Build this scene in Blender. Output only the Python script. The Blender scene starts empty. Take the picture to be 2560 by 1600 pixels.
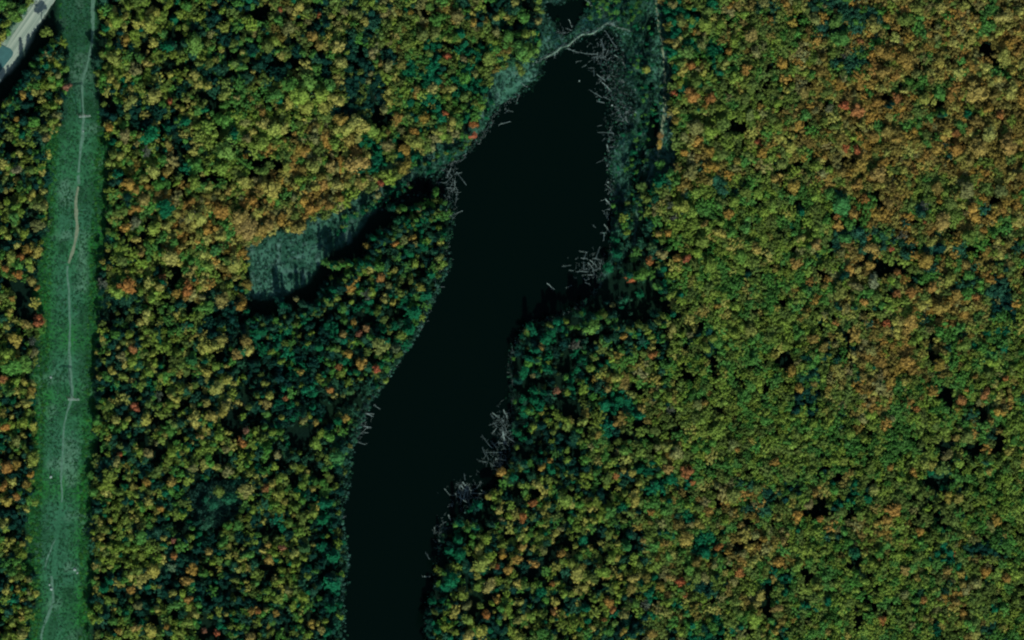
import bpy, bmesh, math, random
import numpy as np
from mathutils import Vector, Matrix
R = math.radians
random.seed(7); rng = np.random.default_rng(7)
sc = bpy.context.scene
# ---------------------------------------------------------------- camera, sky, sun
M_PX = 0.30                                   # metres on the ground per photo pixel (2560 wide)
DIST = 4000.0
TILT = math.tan(R(21.0))
back = Vector((-0.86*TILT, 0.51*TILT, 1.0)).normalized()
right = Vector((0, 1, 0)).cross(back).normalized()
up = back.cross(right).normalized()
cam_d = bpy.data.cameras.new('camera'); cam = bpy.data.objects.new('camera', cam_d); sc.collection.objects.link(cam)
cam_pos = back*DIST
cam.matrix_world = Matrix(((right.x, up.x, back.x, cam_pos.x), (right.y, up.y, back.y, cam_pos.y), (right.z, up.z, back.z, cam_pos.z), (0, 0, 0, 1)))
cam_d.sensor_width = 36.0; cam_d.lens = 36.0*DIST/(2560*M_PX)
cam_d.clip_start = 10; cam_d.clip_end = 40000
sc.camera = cam
SUN_EL, SUN_AZ = R(36), R(176)                 # azimuth clockwise from north: sun in the south
w = bpy.data.worlds.new("World"); sc.world = w; w.use_nodes = True
nt = w.node_tree; sky = nt.nodes.new('ShaderNodeTexSky'); sky.sky_type = 'NISHITA'; sky.sun_disc = False
sky.sun_elevation = SUN_EL; sky.sun_rotation = SUN_AZ
nt.links.new(sky.outputs[0], nt.nodes['Background'].inputs[0]); nt.nodes['Background'].inputs[1].default_value = 0.10
sun_d = bpy.data.lights.new('sun', 'SUN'); sun_d.energy = 5.0; sun_d.angle = R(0.5); sun_d.color = (1.0, 0.95, 0.87)
sun = bpy.data.objects.new('sun', sun_d); sc.collection.objects.link(sun)
sdir = Vector((math.sin(SUN_AZ)*math.cos(SUN_EL), math.cos(SUN_AZ)*math.cos(SUN_EL), math.sin(SUN_EL)))
sun.rotation_euler = sdir.to_track_quat('Z', 'Y').to_euler()
sc.view_settings.view_transform = 'Standard'; sc.view_settings.look = 'None'
sc.view_settings.exposure = 0.34; sc.view_settings.gamma = 1.0
sc.cycles.filter_width = 2.2; sc.cycles.max_bounces = 4; sc.cycles.diffuse_bounces = 2

# ---------------------------------------------------------------- plan: photo pixel <-> ground
def G(px, py, z=0.0):
    u = (px-1280)*M_PX/DIST; v = (800-py)*M_PX/DIST
    d = right*u + up*v - back
    t = (z-cam_pos.z)/d.z
    p = cam_pos + d*t
    return Vector((p.x, p.y, z))
def PIX(x, y):                                 # ground (z = 0) arrays -> photo pixel arrays
    dx, dy, dz = x-cam_pos.x, y-cam_pos.y, -cam_pos.z
    a = dx*right.x+dy*right.y+dz*right.z; b = dx*up.x+dy*up.y+dz*up.z; c = -(dx*back.x+dy*back.y+dz*back.z)
    return 1280+a/c*DIST/M_PX, 800-b/c*DIST/M_PX
def noise2(x, y, cell, seed):                  # smooth value noise in [-1, 1]
    r = np.random.default_rng(seed); n = 256; g = r.uniform(-1, 1, (n, n))
    fx, fy = np.asarray(x)/cell+1000.3, np.asarray(y)/cell+1000.7
    ix, iy = np.floor(fx).astype(int), np.floor(fy).astype(int); tx, ty = fx-ix, fy-iy
    tx = tx*tx*(3-2*tx); ty = ty*ty*(3-2*ty)
    a, b, c, d = g[ix % n, iy % n], g[(ix+1) % n, iy % n], g[ix % n, (iy+1) % n], g[(ix+1) % n, (iy+1) % n]
    return (a*(1-tx)+b*tx)*(1-ty)+(c*(1-tx)+d*tx)*ty
def inside(px, py, poly):
    px, py = np.asarray(px, float), np.asarray(py, float); r = np.zeros(px.shape, bool)
    for (x1, y1), (x2, y2) in zip(poly, poly[1:]+poly[:1]):
        if y1 == y2: continue
        r ^= ((y1 > py) != (y2 > py)) & (px < (x2-x1)*(py-y1)/(y2-y1)+x1)
    return r
CLEAR = [(254,-60),(254,0),(246,34),(241,106),(239,198),(246,265),(254,317),(272,344),(275,400),(267,480),(266,585),(262,638),(249,665),(243,712),(257,744),(251,797),(249,826),(238,919),(238,1038),(230,1091),(238,1157),(222,1197),(230,1226),(230,1359),(230,1438),(225,1597),(225,1680),
 (71,1680),(71,1600),(71,1557),(93,1504),(87,1438),(63,1425),(61,1385),(79,1345),(63,1306),(77,1253),(77,1213),(85,1197),(90,1170),(106,1149),(79,1091),(93,1065),(82,1025),(87,972),(69,938),(85,914),(98,887),(93,840),(114,808),(100,791),(87,744),(98,712),(93,665),(108,633),(106,598),(130,564),(116,493),(122,466),(106,400),(111,349),(153,317),(161,270),(159,238),(178,225),(172,180),(164,132),(156,93),(148,40),(148,0),(148,-60)]
POND = [(1359,144),(1352,165),(1351,190),(1335,205),(1318,218),(1295,238),(1275,246),(1227,291),(1217,325),(1193,352),(1156,392),(1110,412),(1100,425),(1092,446),(1050,445),(1020,460),(985,490),(950,510),(945,525),(985,510),(1030,485),(1090,490),(1122,510),(1129,530),(1133,559),(1116,601),(1119,665),(1100,678),(1090,717),(1074,757),(1055,797),(1047,813),(1024,853),(994,895),(979,919),(942,972),(920,1001),(907,1028),(897,1059),(883,1086),(878,1104),(872,1139),(866,1197),(857,1208),(850,1279),(852,1319),(860,1380),(858,1459),(850,1504),(856,1541),(847,1592),(845,1680),
 (1069,1680),(1069,1600),(1066,1544),(1074,1504),(1090,1451),(1095,1385),(1098,1340),(1130,1306),(1180,1270),(1225,1240),(1262,1200),(1275,1150),(1286,1100),(1280,1040),(1278,960),(1276,900),(1286,856),(1312,826),(1345,806),(1388,792),(1436,772),(1478,744),(1500,712),(1505,680),(1522,640),(1528,572),(1532,519),(1530,479),(1528,440),(1518,400),(1545,344),(1571,317),(1575,290),(1592,265),(1579,225),(1558,198),(1571,169),(1560,130),(1547,106),(1540,85),(1520,66),(1505,72),(1484,84),(1455,88),(1431,106),(1419,116),(1402,122),(1386,134)]
UPOND = [(1363,6),(1385,12),(1398,16),(1415,6),(1450,-5),(1480,5),(1475,20),(1455,40),(1440,48),(1432,70),(1415,88),(1395,85),(1395,60),(1400,47),(1375,47),(1366,30)]
DITCHES = [[(1623,45),(1630,38),(1638,45),(1639,65),(1634,85),(1624,88),(1620,70)],[(1640,245),(1650,300),(1648,330),(1640,370),(1617,375),(1622,310),(1630,265)],[(1600,355),(1610,385),(1610,417),(1582,420),(1586,390)],[(1582,436),(1600,440),(1597,485),(1582,488)],[(1627,190),(1633,200),(1634,225),(1622,228)],[(1610,95),(1616,92),(1618,118),(1610,130)]]
MARSH_LIT = [(1240,169),(1217,238),(1190,304),(1143,349),(1076,370),(1032,416),(971,453),(935,480),(894,487),(857,514),(825,538),(767,553),(754,585),(693,577),(640,601),(619,612),(616,654),(622,690),(624,738),(650,752),(690,746),(735,724),(778,700),(806,652),(826,628),(868,612),(888,588),(915,545),(950,516),(1010,482),(1037,462),(1084,458),(1120,440),(1170,400),(1240,310),(1300,250),(1370,190),(1380,140),(1320,150),(1280,165)]
MARSH_OPEN = [(1240,169),(1217,238),(1190,304),(1143,349),(1076,370),(1032,416),(971,453),(935,480),(894,487),(857,514),(825,538),(767,553),(754,585),(693,577),(640,601),(619,612),(616,654),(622,690),(624,745),(650,775),(690,778),(740,765),(790,738),(820,690),(850,655),(890,640),(915,600),(940,560),(985,520),(1030,495),(1084,480),(1120,440),(1170,400),(1240,310),(1300,250),(1370,190),(1380,140),(1320,150),(1280,165)]
EMEAD = [(1350,-60),(1352,60),(1354,100),(1345,140),(1320,150),(1330,200),(1400,220),(1500,120),(1500,400),(1528,600),(1500,700),(1520,692),(1538,640),(1545,560),(1556,500),(1575,505),(1578,560),(1576,640),(1597,625),(1603,560),(1615,500),(1640,440),(1688,430),(1690,400),(1688,345),(1672,290),(1676,200),(1672,130),(1665,60),(1657,0),(1657,-60)]
ROAD_OPEN = [(-40,150),(6,100),(24,74),(56,32),(84,-4),(120,-60),(195,-60),(160,0),(146,60),(124,110),(96,160),(62,205),(30,245),(-40,320)]
SCRUB = [(470,1235),(500,1205),(560,1198),(600,1215),(606,1262),(590,1305),(530,1318),(478,1290)]
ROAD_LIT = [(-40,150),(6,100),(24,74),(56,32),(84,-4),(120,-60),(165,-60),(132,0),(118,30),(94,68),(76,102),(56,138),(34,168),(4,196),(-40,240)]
OPEN = [CLEAR, POND, UPOND, MARSH_OPEN, SCRUB, EMEAD, ROAD_OPEN]
DARKS = [(1562,738,92,58,.25),(1505,665,40,42,.3),(1300,960,26,110,.55),(960,560,85,50,.4),(700,790,80,26,.5),(1440,810,60,20,.4),(1120,1400,26,110,.6),(1600,1060,120,60,.75),(2300,1290,40,60,.7),(2200,1500,60,50,.65),(1950,420,60,22,.6),(800,150,80,40,.65),(400,130,60,50,.7)]
HOLES = [(1400,800,60,12),(1585,665,34,16),(1530,700,34,14),(1615,790,40,14),(1500,775,44,12),(1520,830,20,10),(2345,262,26,18),(1606,722,42,22),(2440,1125,16,26),(2100,752,30,9),(2230,245,20,8),(1640,700,26,16),(735,745,50,14),(880,640,60,14),(950,575,24,18),(1030,590,14,20),(1550,735,34,14),(28,228,26,18),(118,120,12,40),(66,160,22,18),(500,1030,22,16),(410,1570,22,8),(820,1430,20,11),(1010,500,40,14),(1475,768,50,10),(850,640,40,14),(1306,1130,16,26),(1180,1296,44,12),(1540,800,30,14),(1650,765,24,16),(1330,880,12,16),(1345,960,14,16),(1100,1400,10,24),(1090,1500,10,20),(620,1000,16,10),(390,690,18,10),(300,1100,18,12),(470,1330,16,10),(560,640,16,10),(440,90,20,14),(500,240,16,14),(690,160,30,12),(1900,350,10,12),(1990,200,18,8),(1460,1060,14,24),(1590,1060,14,22),(1690,1060,10,22)]

# ---------------------------------------------------------------- materials
def mat(name, rough=0.9, spec=0.1):
    m = bpy.data.materials.new(name); m.use_nodes = True; b = m.node_tree.nodes['Principled BSDF']
    b.inputs['Roughness'].default_value = rough; b.inputs['Specular IOR Level'].default_value = spec
    return m, m.node_tree, b
def noisy(name, col, amount=0.35, scale=0.6, rough=0.9, bump=0.0):
    m, t, b = mat(name, rough)
    n = t.nodes.new('ShaderNodeTexNoise'); n.inputs['Scale'].default_value = scale; n.inputs['Detail'].default_value = 6
    tc = t.nodes.new('ShaderNodeTexCoord'); t.links.new(tc.outputs['Object'], n.inputs['Vector'])
    cr = t.nodes.new('ShaderNodeValToRGB'); cr.color_ramp.elements[0].position = .3; cr.color_ramp.elements[1].position = .7
    cr.color_ramp.elements[0].color = [c*(1-amount) for c in col]+[1]; cr.color_ramp.elements[1].color = [min(1, c*(1+amount)) for c in col]+[1]
    t.links.new(n.outputs['Fac'], cr.inputs['Fac']); t.links.new(cr.outputs['Color'], b.inputs['Base Color'])
    if bump:
        bp = t.nodes.new('ShaderNodeBump'); bp.inputs['Distance'].default_value = bump; t.links.new(n.outputs['Fac'], bp.inputs['Height']); t.links.new(bp.outputs[0], b.inputs['Normal'])
    return m
def tinted(name, lo, hi, scale):
    m, t, b = mat(name, 0.9, 0.03)
    a = t.nodes.new('ShaderNodeAttribute'); a.attribute_type = 'INSTANCER'; a.attribute_name = 'tint'
    tc = t.nodes.new('ShaderNodeTexCoord'); n = t.nodes.new('ShaderNodeTexNoise'); n.inputs['Scale'].default_value = scale; n.inputs['Detail'].default_value = 3
    t.links.new(tc.outputs['Object'], n.inputs['Vector'])
    mr = t.nodes.new('ShaderNodeMapRange'); mr.inputs['From Min'].default_value = .3; mr.inputs['From Max'].default_value = .7; mr.inputs['To Min'].default_value = lo; mr.inputs['To Max'].default_value = hi
    t.links.new(n.outputs['Fac'], mr.inputs['Value'])
    vm = t.nodes.new('ShaderNodeVectorMath'); vm.operation = 'SCALE'; t.links.new(a.outputs['Color'], vm.inputs[0]); t.links.new(mr.outputs[0], vm.inputs['Scale'])
    t.links.new(vm.outputs[0], b.inputs['Base Color'])
    tr = t.nodes.new('ShaderNodeBsdfTranslucent'); mx = t.nodes.new('ShaderNodeMixShader'); mx.inputs[0].default_value = .22
    t.links.new(vm.outputs[0], tr.inputs['Color']); t.links.new(b.outputs[0], mx.inputs[1]); t.links.new(tr.outputs[0], mx.inputs[2]); t.links.new(mx.outputs[0], t.nodes['Material Output'].inputs['Surface'])
    return m
M_LEAF = tinted('leaves', 0.5, 1.4, 3.5)
M_TUFT = tinted('low_growth', 0.6, 1.35, 2.0)
M_BARK = noisy('bark', (.09, .085, .07), .3, 2.0)
M_LOG = noisy('weathered_wood', (.165, .235, .215), .55, .5)
M_POLE = noisy('pole_timber', (.13, .12, .10), .3, 1.5)
M_ARM = noisy('crossarm_timber', (.27, .36, .31), .15, 1.0)
M_ROCK = noisy('rock', (.17, .24, .21), .3, 1.2, .9, .1)
M_DAM = noisy('mud_and_sticks', (.085, .15, .105), .55, .5, .95, .3)

def link(name, verts, faces, mats, parent=None, smooth=False):
    me = bpy.data.meshes.new(name); me.from_pydata([tuple(v) for v in verts], [], faces)
    for m in mats: me.materials.append(m)
    if smooth: me.polygons.foreach_set('use_smooth', [True]*len(me.polygons))
    o = bpy.data.objects.new(name, me); sc.collection.objects.link(o)
    if parent: o.parent = parent
    return o
def tag(o, label=None, cat=None, group=None, kind=None):
    for k, v in (('label', label), ('category', cat), ('group', group), ('kind', kind)):
        if v: o[k] = v
    return o
def empty(name, loc):
    o = bpy.data.objects.new(name, None); o.empty_display_size = .5; sc.collection.objects.link(o); o.location = loc; return o

# ---------------------------------------------------------------- ground, one sheet out to the horizon
def axis(lo, hi, step):
    core = list(np.arange(lo, hi+step, step)); out = []; d = step*2; v = core[-1]
    while v < 9000: v += d; d *= 1.5; out.append(v)
    pre = []; d = step*2; v = core[0]
    while v > -9000: v -= d; d *= 1.5; pre.append(v)
    return np.array(pre[::-1]+core+out)
xs, ys = axis(-430, 430, 1.4), axis(-300, 300, 1.4)
X, Y = np.meshgrid(xs, ys); nx, ny = len(xs), len(ys)
px, py = PIX(X, Y)
jx = noise2(X, Y, 4, 1)*5+noise2(X, Y, 12, 2)*6; jy = noise2(X, Y, 4, 3)*5+noise2(X, Y, 12, 4)*6
qx, qy = px+jx*.7, py+jy*.7
def blur(a, k):
    for ax in (0, 1):
        s = sum(np.roll(a, i, ax) for i in range(-k, k+1)); a = s/(2*k+1)
    return a
wet = (inside(qx, qy, POND) | inside(qx, qy, UPOND)).astype(float)
for dpoly in DITCHES: wet = np.maximum(wet, inside(qx, qy, dpoly))
wet[(noise2(X, Y, 7, 9) > .35) & (px > 1470) & (px < 1600) & (py > 90) & (py < 330) & (px > 1490+(py-90)*.2)] *= .55   # shallow tussocks by the north-east shore
wetb = blur(blur(wet, 1), 2)
clear = blur(inside(qx, qy, CLEAR).astype(float), 2)
marsh = blur((inside(qx, qy, MARSH_LIT) | inside(qx, qy, EMEAD)).astype(float), 1)  # shaded marsh band beyond it keeps the near-black floor colour as painted shade
verge = blur(inside(px+jx*.3, py+jy*.3, ROAD_LIT).astype(float), 1)  # pale verge on the sunlit part only; roadside shade is painted near-black beyond it
Z = -1.7*wetb+noise2(X, Y, 9, 5)*.10*(1-wetb)+noise2(X, Y, 2.8, 6)*.10*(1-wetb)
far = (np.abs(X) > 425) | (np.abs(Y) > 295); Z[far] = 0; clear[far] = 0; marsh[far] = 0; verge[far] = 0
def C(*c): return np.array(c)
def mixc(a, b, f): return a*(1-f[..., None])+b*f[..., None]
n1, n2, n3 = noise2(X, Y, 22, 11), noise2(X, Y, 6, 12), noise2(X, Y, 3, 13)
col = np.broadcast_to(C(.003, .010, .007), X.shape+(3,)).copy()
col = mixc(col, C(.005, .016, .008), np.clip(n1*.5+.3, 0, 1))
# clearing: pale blue-green in the middle, fresher green along its edges
mid = np.interp(py, [0, 300, 600, 900, 1200, 1600], [200, 195, 180, 168, 152, 150])
edge = np.clip((np.abs(px-mid)-28)/45, 0, 1)
gr = mixc(np.broadcast_to(C(.030, .118, .074), X.shape+(3,)), C(.018, .130, .028), np.clip(edge*1.1+n1*.7+.12, 0, 1))
gr = mixc(gr, C(.018, .080, .044), np.clip(n2*.5+.1+n3*.3, 0, .7))
gr = mixc(gr, C(.075, .170, .130), np.clip(noise2(X, Y, 13, 14)*1.4-.45+n3*.3, 0, .8))
gr = mixc(gr, C(.012, .052, .026), np.clip(noise2(X, Y, 17, 18)*1.2-.35+n3*.35, 0, .75)*(np.abs(px-mid) > 8))
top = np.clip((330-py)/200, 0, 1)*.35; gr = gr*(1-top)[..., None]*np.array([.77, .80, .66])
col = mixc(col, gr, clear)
ms = mixc(np.broadcast_to(C(.038, .118, .078), X.shape+(3,)), C(.014, .060, .036), np.clip(n2*.9+.35+n3*.5, 0, 1))
ms = mixc(ms, C(.006, .026, .018), (np.abs(noise2(X, Y, 14, 23)+.3*noise2(X, Y, 5, 24)) < .055)*.85*(px < 1300))
ms = mixc(ms, C(.012, .10, .028), np.clip(noise2(X, Y, 15, 15)*1.2-.1, 0, .8)*(px > 1440)*(py < 130))
ms = mixc(ms, C(.07, .12, .06), np.clip(noise2(X, Y, 18, 16)-.1, 0, .6)*(px > 1620))
ms = mixc(ms, C(.008, .038, .036), np.clip(noise2(X, Y, 10, 17)*1.9-.2, 0, .9)*(px > 1350)*(px < 1600))
ms = mixc(ms, C(.008, .045, .018), np.clip(noise2(X, Y, 8, 19)*1.8-.2, 0, .85)*(px > 1560)*(px < 1640))
ms = mixc(ms, C(.075, .16, .13), np.clip(noise2(X, Y, 5, 20)*1.5-.5, 0, .8))
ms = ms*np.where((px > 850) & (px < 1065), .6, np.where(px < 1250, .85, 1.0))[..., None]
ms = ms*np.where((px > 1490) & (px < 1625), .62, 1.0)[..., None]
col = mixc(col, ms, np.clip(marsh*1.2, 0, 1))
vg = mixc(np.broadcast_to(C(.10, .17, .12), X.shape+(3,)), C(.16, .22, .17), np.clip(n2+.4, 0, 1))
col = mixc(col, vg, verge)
col = mixc(col, C(.006, .016, .012), np.clip(wetb*3-.3, 0, 1))
me = bpy.data.meshes.new('ground')
verts = np.stack([X, Y, Z], -1).reshape(-1, 3)
idx = np.arange(nx*ny).reshape(ny, nx)
quads = np.stack([idx[:-1, :-1], idx[:-1, 1:], idx[1:, 1:], idx[1:, :-1]], -1).reshape(-1, 4)
me.vertices.add(len(verts)); me.vertices.foreach_set('co', verts.ravel())
me.loops.add(quads.size); me.loops.foreach_set('vertex_index', quads.ravel())
me.polygons.add(len(quads)); me.polygons.foreach_set('loop_start', np.arange(0, quads.size, 4)); me.polygons.foreach_set('loop_total', np.full(len(quads), 4))
me.update(); me.polygons.foreach_set('use_smooth', [True]*len(quads))
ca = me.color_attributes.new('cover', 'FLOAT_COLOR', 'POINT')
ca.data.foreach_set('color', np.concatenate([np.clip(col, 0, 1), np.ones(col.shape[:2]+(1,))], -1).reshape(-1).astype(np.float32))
mg, t, b = mat('ground_cover', .95, 0.0)
a = t.nodes.new('ShaderNodeAttribute'); a.attribute_name = 'cover'
n = t.nodes.new('ShaderNodeTexNoise'); n.inputs['Scale'].default_value = .55; n.inputs['Detail'].default_value = 8; n.inputs['Roughness'].default_value = .7
tc = t.nodes.new('ShaderNodeTexCoord'); t.links.new(tc.outputs['Object'], n.inputs['Vector'])
mr = t.nodes.new('ShaderNodeMapRange'); mr.inputs['From Min'].default_value = .3; mr.inputs['From Max'].default_value = .7; mr.inputs['To Min'].default_value = .6; mr.inputs['To Max'].default_value = 1.4
vm = t.nodes.new('ShaderNodeVectorMath'); vm.operation = 'SCALE'
t.links.new(n.outputs['Fac'], mr.inputs['Value']); t.links.new(a.outputs['Color'], vm.inputs[0]); t.links.new(mr.outputs[0], vm.inputs['Scale']); t.links.new(vm.outputs[0], b.inputs['Base Color'])
bp = t.nodes.new('ShaderNodeBump'); bp.inputs['Distance'].default_value = .5; bp.inputs['Strength'].default_value = .7
t.links.new(n.outputs['Fac'], bp.inputs['Height']); t.links.new(bp.outputs[0], b.inputs['Normal'])
me.materials.append(mg)
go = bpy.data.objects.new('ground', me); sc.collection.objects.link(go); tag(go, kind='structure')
# water lies 0.5 m below the banks
mw, t, b = mat('dark_water', .16, .03); b.inputs['Base Color'].default_value = (.0003, .0026, .0019, 1)
n = t.nodes.new('ShaderNodeTexNoise'); n.inputs['Scale'].default_value = .35; n.inputs['Detail'].default_value = 5
tc = t.nodes.new('ShaderNodeTexCoord'); t.links.new(tc.outputs['Object'], n.inputs['Vector'])
bp = t.nodes.new('ShaderNodeBump'); bp.inputs['Distance'].default_value = .05; bp.inputs['Strength'].default_value = .3
t.links.new(n.outputs['Fac'], bp.inputs['Height']); t.links.new(bp.outputs[0], b.inputs['Normal'])
W0, W1 = G(780, 1720), G(1720, -120)
wo = link('water', [(W0.x, W0.y, -.5), (W1.x, W0.y, -.5), (W1.x, W1.y, -.5), (W0.x, W1.y, -.5)], [(0, 1, 2, 3)], [mw]); tag(wo, kind='structure')

# ---------------------------------------------------------------- road, paths
def ribbon(name, pts, widths, z, material, wob=0.0, crown=0.0, step=2.5, seed=0):
    P = [G(*p) for p in pts]; out = []; dist = [0]
    for i in range(len(P)-1): dist.append(dist[-1]+(P[i+1]-P[i]).length)
    s = np.arange(0, dist[-1], step)
    cx = np.interp(s, dist, [p.x for p in P]); cy = np.interp(s, dist, [p.y for p in P]); ww = np.interp(s, dist, widths)*(1 if name == 'road' else .8)
    k = np.array([.25, .5, .25])
    for _ in range(4): cx[1:-1] = np.convolve(cx, k, 'valid'); cy[1:-1] = np.convolve(cy, k, 'valid')
    tx, ty = np.gradient(cx), np.gradient(cy); L = np.hypot(tx, ty); nxx, nyy = -ty/L, tx/L
    vs, fs = [], []; n = 4
    for i in range(len(s)):
        a_ = wob*noise2(s[i], 0, 4, seed+1); b_ = wob*noise2(s[i], 50, 4, seed+2)
        for j in range(n+1):
            f = j/n*2-1; o = f*ww[i]/2+(a_ if f < 0 else b_)*abs(f)
            vs.append((cx[i]+nxx[i]*o, cy[i]+nyy[i]*o, z+crown*(1-f*f)))
    for i in range(len(s)-1):
        for j in range(n): q = i*(n+1)+j; fs.append((q, q+n+1, q+n+2, q+1))
    o = link(name, vs, fs, [material]); return tag(o, kind='structure')
def road_mat():
    m, t, b = mat('gravel_road', .95, .1)
    tc = t.nodes.new('ShaderNodeTexCoord'); mp = t.nodes.new('ShaderNodeMapping'); t.links.new(tc.outputs['Object'], mp.inputs[0])
    p0, p1 = G(0, 150), G(105, 0); ang = math.atan2(p1.y-p0.y, p1.x-p0.x)
    mp.vector_type = 'TEXTURE'; mp.inputs['Rotation'].default_value = (0, 0, ang); mp.inputs['Scale'].default_value = (45, 1, 1)
    n = t.nodes.new('ShaderNodeTexNoise'); n.inputs['Scale'].default_value = 1.1; n.inputs['Detail'].default_value = 4; t.links.new(mp.outputs[0], n.inputs['Vector'])
    cr = t.nodes.new('ShaderNodeValToRGB'); cr.color_ramp.elements[0].position = .35; cr.color_ramp.elements[1].position = .65
    cr.color_ramp.elements[0].color = (.13, .185, .145, 1); cr.color_ramp.elements[1].color = (.24, .30, .235, 1)
    t.links.new(n.outputs['Fac'], cr.inputs['Fac']); t.links.new(cr.outputs['Color'], b.inputs['Base Color']); return m
ribbon('road', [(-85,290),(5,164),(36,117),(68,70),(112,4),(153,-58)], [11.5]*6, .22, road_mat(), .5, .10, seed=20)
pv = [G(-45,95), G(12,116), G(26,121), G(33,131), G(31,140), G(5,172), G(-60,262), G(-90,240)]
tag(link('asphalt_road', [(p.x, p.y, .345) for p in pv], [tuple(range(len(pv)))[::-1]], [noisy('asphalt', (.030, .092, .088), .12, .3)]), kind='structure')
M_DIRT = noisy('trodden_dirt', (.052, .122, .082), .3, .5)
M_DIRT2 = noisy('bare_dirt', (.105, .142, .088), .25, .5)
ribbon('dirt_path', [(236,-40),(233,0),(230,26),(233,66),(228,119),(217,169),(204,196),(205,238),(209,291),(206,344),(198,397),(196,466)], [5,4.5,4,3,2,1.8,1.8,2,2.4,2.8,2.8,2.4], .13, M_DIRT, .6, .02, seed=30)
ribbon('dirt_path', [(196,466),(189,506),(191,540),(193,559),(192,590),(183,625),(169,665)], [2.4,2.6,3,3,2.8,2.6,2.2], .132, M_DIRT2, .5, .02, seed=31)
ribbon('dirt_path', [(169,665),(167,686),(172,717),(175,797),(173,879),(177,959),(183,990),(169,1025),(159,1065),(156,1144),(152,1197),(156,1226),(154,1262)], [2,1.6,1.6,1.7,2.2,3.2,3,1.8,1.6,1.7,1.8,2.2,1.4], .134, M_DIRT, .5, .02, seed=32)
ribbon('dirt_path', [(140,1345),(132,1364),(116,1398),(111,1425)], [1,1.6,1.4,1], .136, M_DIRT, .6, .02, seed=33)
ribbon('dirt_path', [(127,1440),(132,1470),(135,1504),(119,1539),(106,1570),(96,1640)], [1.4,3,2,2.2,2.2,2.2], .138, M_DIRT, .7, .02, seed=34)
ribbon('trail', [(1635,-40),(1637,0),(1642,26),(1644,61),(1653,87),(1658,132),(1661,169),(1661,212),(1661,278),(1656,317),(1650,384),(1634,410)], [2,2,2.4,2.2,2.6,2,2,3,3.2,3,2,1.5], .13, noisy('worn_trail', (.15,.20,.12), .3, .5), .7, .02, seed=35)
ribbon('trail', [(1634,410),(1618,450),(1608,479),(1592,506),(1590,572),(1584,612),(1578,650)], [1.5,3,3.6,2.6,2.4,3,2], .132, M_DIRT, .8, .02, seed=36)

# ---------------------------------------------------------------- tree prototypes (unit crown radius, 3.75 tall)
def leaf_quads(c, rad, n, size, r, zmin=-.35, flat=.8):
    V, F = [], []
    while len(F) < n:
        d = Vector((r.gauss(0, 1), r.gauss(0, 1), r.gauss(0, 1)))
        if d.length < .01: continue
        d.normalize()
        if d.z < zmin: continue
        p = c+Vector((d.x*rad, d.y*rad, d.z*rad*flat))*r.uniform(.84, 1.34)
        nn = (d+Vector((r.gauss(0, .4), r.gauss(0, .4), r.gauss(0, .4)))).normalized()
        u = nn.cross(Vector((r.random(), r.random(), r.random()))).normalized(); v = nn.cross(u); s = size*r.uniform(.6, 1.3)
        i = len(V); V += [p-u*s-v*s*.6, p+u*s*.8-v*s*.5, p+u*s*.5+v*s*.8, p-u*s*.6+v*s*.6]; F.append((i, i+1, i+2, i+3))
    return V, F
def add(A, B):
    o = len(A[0]); A[0].extend(B[0]); A[1].extend([tuple(i+o for i in f) for f in B[1]])
def ico(c, rad, r, sub=2, flat=.8, amp=.16):
    bm = bmesh.new(); bmesh.ops.create_icosphere(bm, subdivisions=sub, radius=1)
    V = []
    for v in bm.verts:
        d = v.co; k = 1+r.uniform(-amp, amp); V.append(c+Vector((d.x*rad*k, d.y*rad*k, d.z*rad*k*flat)))
    F = [tuple(v.index for v in f.verts) for f in bm.faces]; bm.free(); return V, F
def stick(a, b, ra, rb, n=5):
    d = (b-a).normalized(); u = d.cross(Vector((.3, .2, 1)) if abs(d.z) < .9 else Vector((1, 0, 0))).normalized(); v = d.cross(u)
    V = [p+(u*math.cos(k*2*math.pi/n)+v*math.sin(k*2*math.pi/n))*q for p, q in ((a, ra), (b, rb)) for k in range(n)]
    F = [(k, (k+1) % n, n+(k+1) % n, n+k) for k in range(n)]+[tuple(range(n, 2*n))]; return V, F
CZ = 3.0
def broad_crown(seed):
    r = random.Random(seed); A = ([], []); n = r.randint(7, 13); el = r.uniform(.62, 1.0); ang = r.uniform(0, 3.14)
    for k in range(n):
        a_ = r.uniform(0, 6.28); q = 0 if k == 0 else r.uniform(.25, .85)
        x, y = math.cos(a_)*q, math.sin(a_)*q*el; x, y = x*math.cos(ang)-y*math.sin(ang), x*math.sin(ang)+y*math.cos(ang)
        c = Vector((x, y, CZ+(.3-.55*q*q)+r.uniform(-.3, .25))); rad = r.uniform(.2, .42)*(1.2 if k == 0 else 1)*(1.1-.3*q)
        add(A, ico(c, rad*.86, r, 1, .8, .22)); add(A, leaf_quads(c, rad, 38, .085, r))
    add(A, ico(Vector((0, 0, CZ-.2)), .42, r, 1))
    add(A, leaf_quads(Vector((0, 0, CZ-.15)), .72, 60, .085, r, -.8)); return A
def fine_crown(seed):                            # many small lobes: young, finely textured canopy
    r = random.Random(seed); A = ([], []); n = 18
    for k in range(n):
        a_ = k*2.4+r.uniform(-.7, .7); q = 1.12*math.sqrt((k+.3)/n)
        c = Vector((math.cos(a_)*q, math.sin(a_)*q, CZ+(.35-.45*q*q)+r.uniform(-.28, .22))); rad = r.uniform(.16, .28)
        add(A, ico(c, rad*.88, r, 1)); add(A, leaf_quads(c, rad, 22, .075, r))
    add(A, ico(Vector((0, 0, CZ-.25)), .6, r, 1)); return A
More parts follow.
